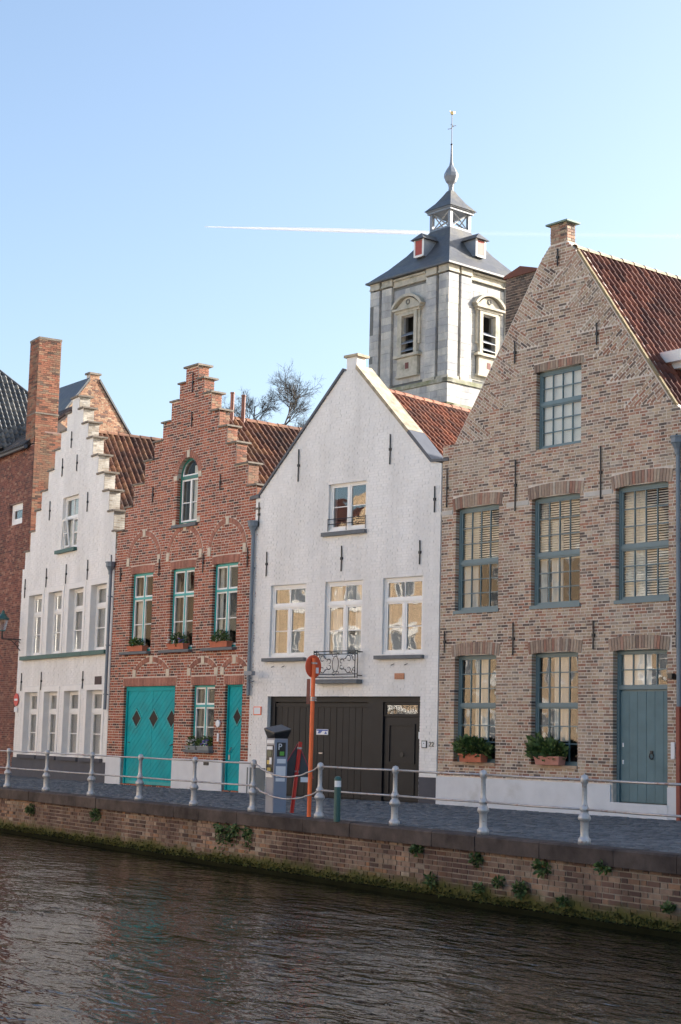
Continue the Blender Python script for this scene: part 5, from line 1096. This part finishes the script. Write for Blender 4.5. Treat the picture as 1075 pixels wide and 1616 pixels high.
# no-entry sign and lantern on the corner of the white stepped house
ne = frame_empty('no_entry_sign', F1); tag(ne, 'red no-entry disc with white bar at the left corner of the white stepped house', 'sign')
mb = MB(); mb.lathe([(.2, 0), (.2, .015)], (0, 0, 0), 24); o = mb.build('disc', RED, ne); o.location = (.12, -.03, 2.33); o.rotation_euler = (math.pi / 2, 0, 0); bx('bar', PAPER, ne, -.02, .26, -.05, -.046, 2.3, 2.36); bx('sub_plate', PAPER, ne, -.02, .26, -.04, -.03, 1.95, 2.1)
lm = frame_empty('wall_lantern', F1); tag(lm, 'dark green lantern with clear glass on a scrolled iron wall bracket', 'lantern')
ly = -.62; mb = MB(); mb.tube([(.15, 0, 4.2), (.15, ly, 4.2)], .02, 6); mb.tube([(.15, 0, 3.85), (.15, -.12, 4.0), (.15, -.3, 4.16), (.15, -.5, 4.2)], .014, 5); mb.tube([(.15, -.1 + .08 * math.cos(t * .6), 4.08 + .08 * math.sin(t * .6)) for t in range(10)], .012, 5); mb.tube([(.15, ly, 4.2), (.15, ly, 4.46)], .03, 6); mb.build('bracket', IRON, lm)
mb = MB(); mb.lathe([(.09, 4.46), (.17, 4.8)], (.15, ly, 0), 6); mb.build('glass', LAMPG, lm); mb = MB(); mb.lathe([(.2, 4.8), (.2, 4.83), (.1, 4.93), (.08, 4.97), (.05, 5.0), (.05, 5.06), (.0, 5.1)], (.15, ly, 0), 6); mb.lathe([(.1, 4.44), (.1, 4.47)], (.15, ly, 0), 6); mb.build('hood', BOLL, lm)
# ================================================================== PLANTS
def flower_box(F, x0, x1, y0, y1, z0, h, label, bush, flowers, boxmat=TERRA, dark=False, n=260, s=.07):
    e = frame_empty('flower_box', F); tag(e, label, 'flower box')
    mb = MB(); q = .02; mb.mesh_add([(x0 + q, y0 + q, z0), (x1 - q, y0 + q, z0), (x1 - q, y1 - q, z0), (x0 + q, y1 - q, z0), (x0, y0, z0 + h), (x1, y0, z0 + h), (x1, y1, z0 + h), (x0, y1, z0 + h)], [(0, 1, 5, 4), (1, 2, 6, 5), (2, 3, 7, 6), (3, 0, 4, 7), (4, 5, 6, 7), (3, 2, 1, 0)]); mb.box(x0 - .012, x1 + .012, y0 - .012, y1 + .012, z0 + h - .03, z0 + h + .004); mb.build('box', boxmat, e)
    mb = MB(); cx, cy = (x0 + x1) / 2, (y0 + y1) / 2
    for c, rx, rz, k in bush: foliage(mb, (cx + c, cy, z0 + h + rz * .6), rx, .13, rz, int(n * k), s)
    mb.build('plants', LEAFD if dark else LEAF, e, kind='stuff')
    for m_, c, rx, k in flowers:
        mb = MB()
        for _ in range(k):
            p = Vector((cx + c + R.uniform(-rx, rx), cy - .1 + R.uniform(-.06, .06), z0 + h + R.uniform(.02, .16))); r = R.uniform(.02, .035)
            mb.lathe([(r * .4, -.006), (r, .004), (r * .7, .012)], p, 6)
        mb.build('blossoms', m_, e, kind='stuff')
flower_box(F2, .98, 1.75, -.13, .05, 3.56, .14, 'terracotta flower box with low green plants under the leftmost teal window', [(-.05, .3, .12, 1)], [])
flower_box(F2, 2.98, 3.75, -.13, .05, 3.56, .14, 'terracotta flower box with white and blue blossoms under the middle teal window', [(0, .3, .17, 1)], [(FLW, -.36, .1, 14), (FLP, .3, .1, 8)])
flower_box(F2, 4.95, 5.72, -.13, .05, 3.56, .14, 'terracotta flower box with a yellow-green bush under the right upper teal window', [(-.02, .28, .17, 1.2)], [])
flower_box(F2, 4.05, 4.52, -.15, .05, .92, .17, 'left grey planter with white flowers below the ground-floor teal window', [(0, .2, .14, .7)], [(FLW, 0, .2, 20)], PLANTG)
flower_box(F2, 4.58, 5.1, -.15, .05, .92, .17, 'right grey planter with purple flowers below the ground-floor teal window', [(0, .22, .14, .7)], [(FLP, .1, .15, 16), (FLW, 0, .2, 6)], PLANTG)
flower_box(F4, .8, 1.48, -.16, .06, .935, .17, 'bright terracotta box of ferny greenery on the left ground window of the brown house', [(-.12, .46, .2, 2.2), (.25, .26, .14, .6)], [], TERRA, True, 330, .11)
flower_box(F4, 3.02, 3.7, -.16, .06, .935, .17, 'pinkish terracotta box of ferny greenery beside the grey-blue plank door', [(-.08, .52, .18, 2.2), (-.35, .25, .26, .4)], [], mat('pale_terracotta', (.48, .22, .17), .85, .12), True, 330, .11)
WP = [(-3.5, -.3, .16, 'top'), (-2.03, -.34, .17, ''), (-.58, -.36, .22, ''), (.66, -.24, .16, ''), (-3.12, -.72, .17, ''), (-1.51, -.62, .12, ''), (-1.02, -.68, .19, ''), (-14.95, -.36, .26, ''), (-18.4, -.42, .24, ''), (1.85, -.66, .12, ''), (-1.97, -.74, .1, ''), (-.12, -.76, .1, '')]
names = ['under the coping left of the second railing post from the right', 'below the post second from the right', 'largest of those right of centre, under the coping', 'small, near the right edge under the coping', 'low on the wall, left of the reddish bricks', 'small and low, left of a bigger tuft', 'low on the wall right of centre', 'in a dark crack far left of the meter', 'at the far left end of the wall', 'tiny, by the waterline at the right edge', 'tiny, in the lower joints right of centre', 'tiny, low down under the rightmost post']
for (x, z, r, _), nm in zip(WP, names):
    e = empty('wall_plant', FQ.w(x, -.22, z), FQ.rz); mb = MB(); r *= .6; foliage(mb, (0, -.03, 0), r, .08, r * .75, int(1500 * r), .06, up=.1); mb.build('leaves', LEAFD, e, kind='stuff')
    mb = MB(); mb.tube([(0, .03, 0), (0, -.06, .02)], .01, 4); mb.build('stem', BARK, e); tag(e, 'green wall plant ' + nm, 'plant', 'plants in the canal wall')
iv = empty('ivy', FQ.w(-9.2, -.22, -.3), FQ.rz); tag(iv, 'dangling ivy patch on the canal wall below the gap in the railing', 'plant'); mb = MB()
for a, b, l in ((-.55, -.35, .28), (-.3, 0, .4), (0, .25, .2), (.45, .68, .3)): 
    for _ in range(160):
        p = (R.uniform(a, b), R.uniform(-.06, -.01), .05 - abs(R.gauss(0, l * .6))); foliage(mb, p, .02, .02, .02, 1, .06, up=-.3)
mb.build('leaves', LEAFD, iv, kind='stuff')
mb = MB()
for k in range(4): mb.tube([(-.45 + k * .3, .0, .08), (-.42 + k * .3, -.02, -.3)], .006, 4)
mb.build('stems', BARK, iv)
# ================================================================== OPPOSITE BANK, seen only as reflections in the panes
FO = Frame(FQ.w(0, -21, 0), math.pi + .5776)
bx_q = MB().box(-150, 160, -6.8, -6.4, -2.6, 0).build('opposite_quay_wall', MQ, None); bx_q.matrix_world = FO.M; tag(bx_q, 'brick canal wall of the near bank, below the viewpoint', 'wall')
PANEO = mat('sky_toned_pane', (.2, .22, .25), .3, .3, .8)  # sky reflection put into the pane colour as grey-blue
x = 2.; k = 0
pal = [(.54, .4, .26), (.5, .35, .22), (.62, .56, .46), (.54, .4, .27)]
while x < 74:
    wd = R.uniform(6.5, 8.5); ht = R.uniform(8.5, 10.5); e = frame_empty('reflected_house', FO); tag(e, 'sunlit brick house on the near bank, seen only mirrored in window panes', 'house', 'houses mirrored in the window panes')
    ops = []; nb = 3
    for fl in range(3):
        for i in range(nb): c = x + wd * (i + .5) / nb; ops.append((c - .55, c + .55, 1.0 + fl * 3.0, 2.9 + fl * 3.0))
    ops = [o for o in ops if o[3] < ht - .2]
    wl = wall_panel([(x, -.3), (x + wd, -.3), (x + wd, ht), (x + wd / 2, ht + 3.2), (x, ht)], [rect(*o) for o in ops], 0, .3).build('wall', mat('sunny_brick_%d' % k, pal[k % 4], .9, .25, 7, .4, 12), e)
    for o in ops:
        mb = MB(); a, b, c, d = o; mb.box(a, a + .08, .08, .14, c, d); mb.box(b - .08, b, .08, .14, c, d); mb.box(a, b, .08, .14, d - .08, d); mb.box(a, b, .08, .14, c, c + .08); mb.box((a + b) / 2 - .04, (a + b) / 2 + .04, .08, .14, c, d); mb.box(a, b, .08, .14, c + 1.2, c + 1.27); wn = mb.build('window', WPAINT, e); bx('pane', PANEO, wn, a, b, .15, .16, c, d)
        bx('lintel', WREND, wn, a - .15, b + .15, -.05, .05, d, d + .2); bx('sill', WREND, wn, a - .1, b + .1, -.08, .05, c - .12, c)
    mb = MB(); mb.prism([(x, ht), (x + wd, ht), (x + wd / 2, ht + 3.1)], .31, 9); mb.box(x, x + wd, .31, 9, -.3, ht); mb.build('body', TILE_R, e)
    x += wd + .05; k += 1
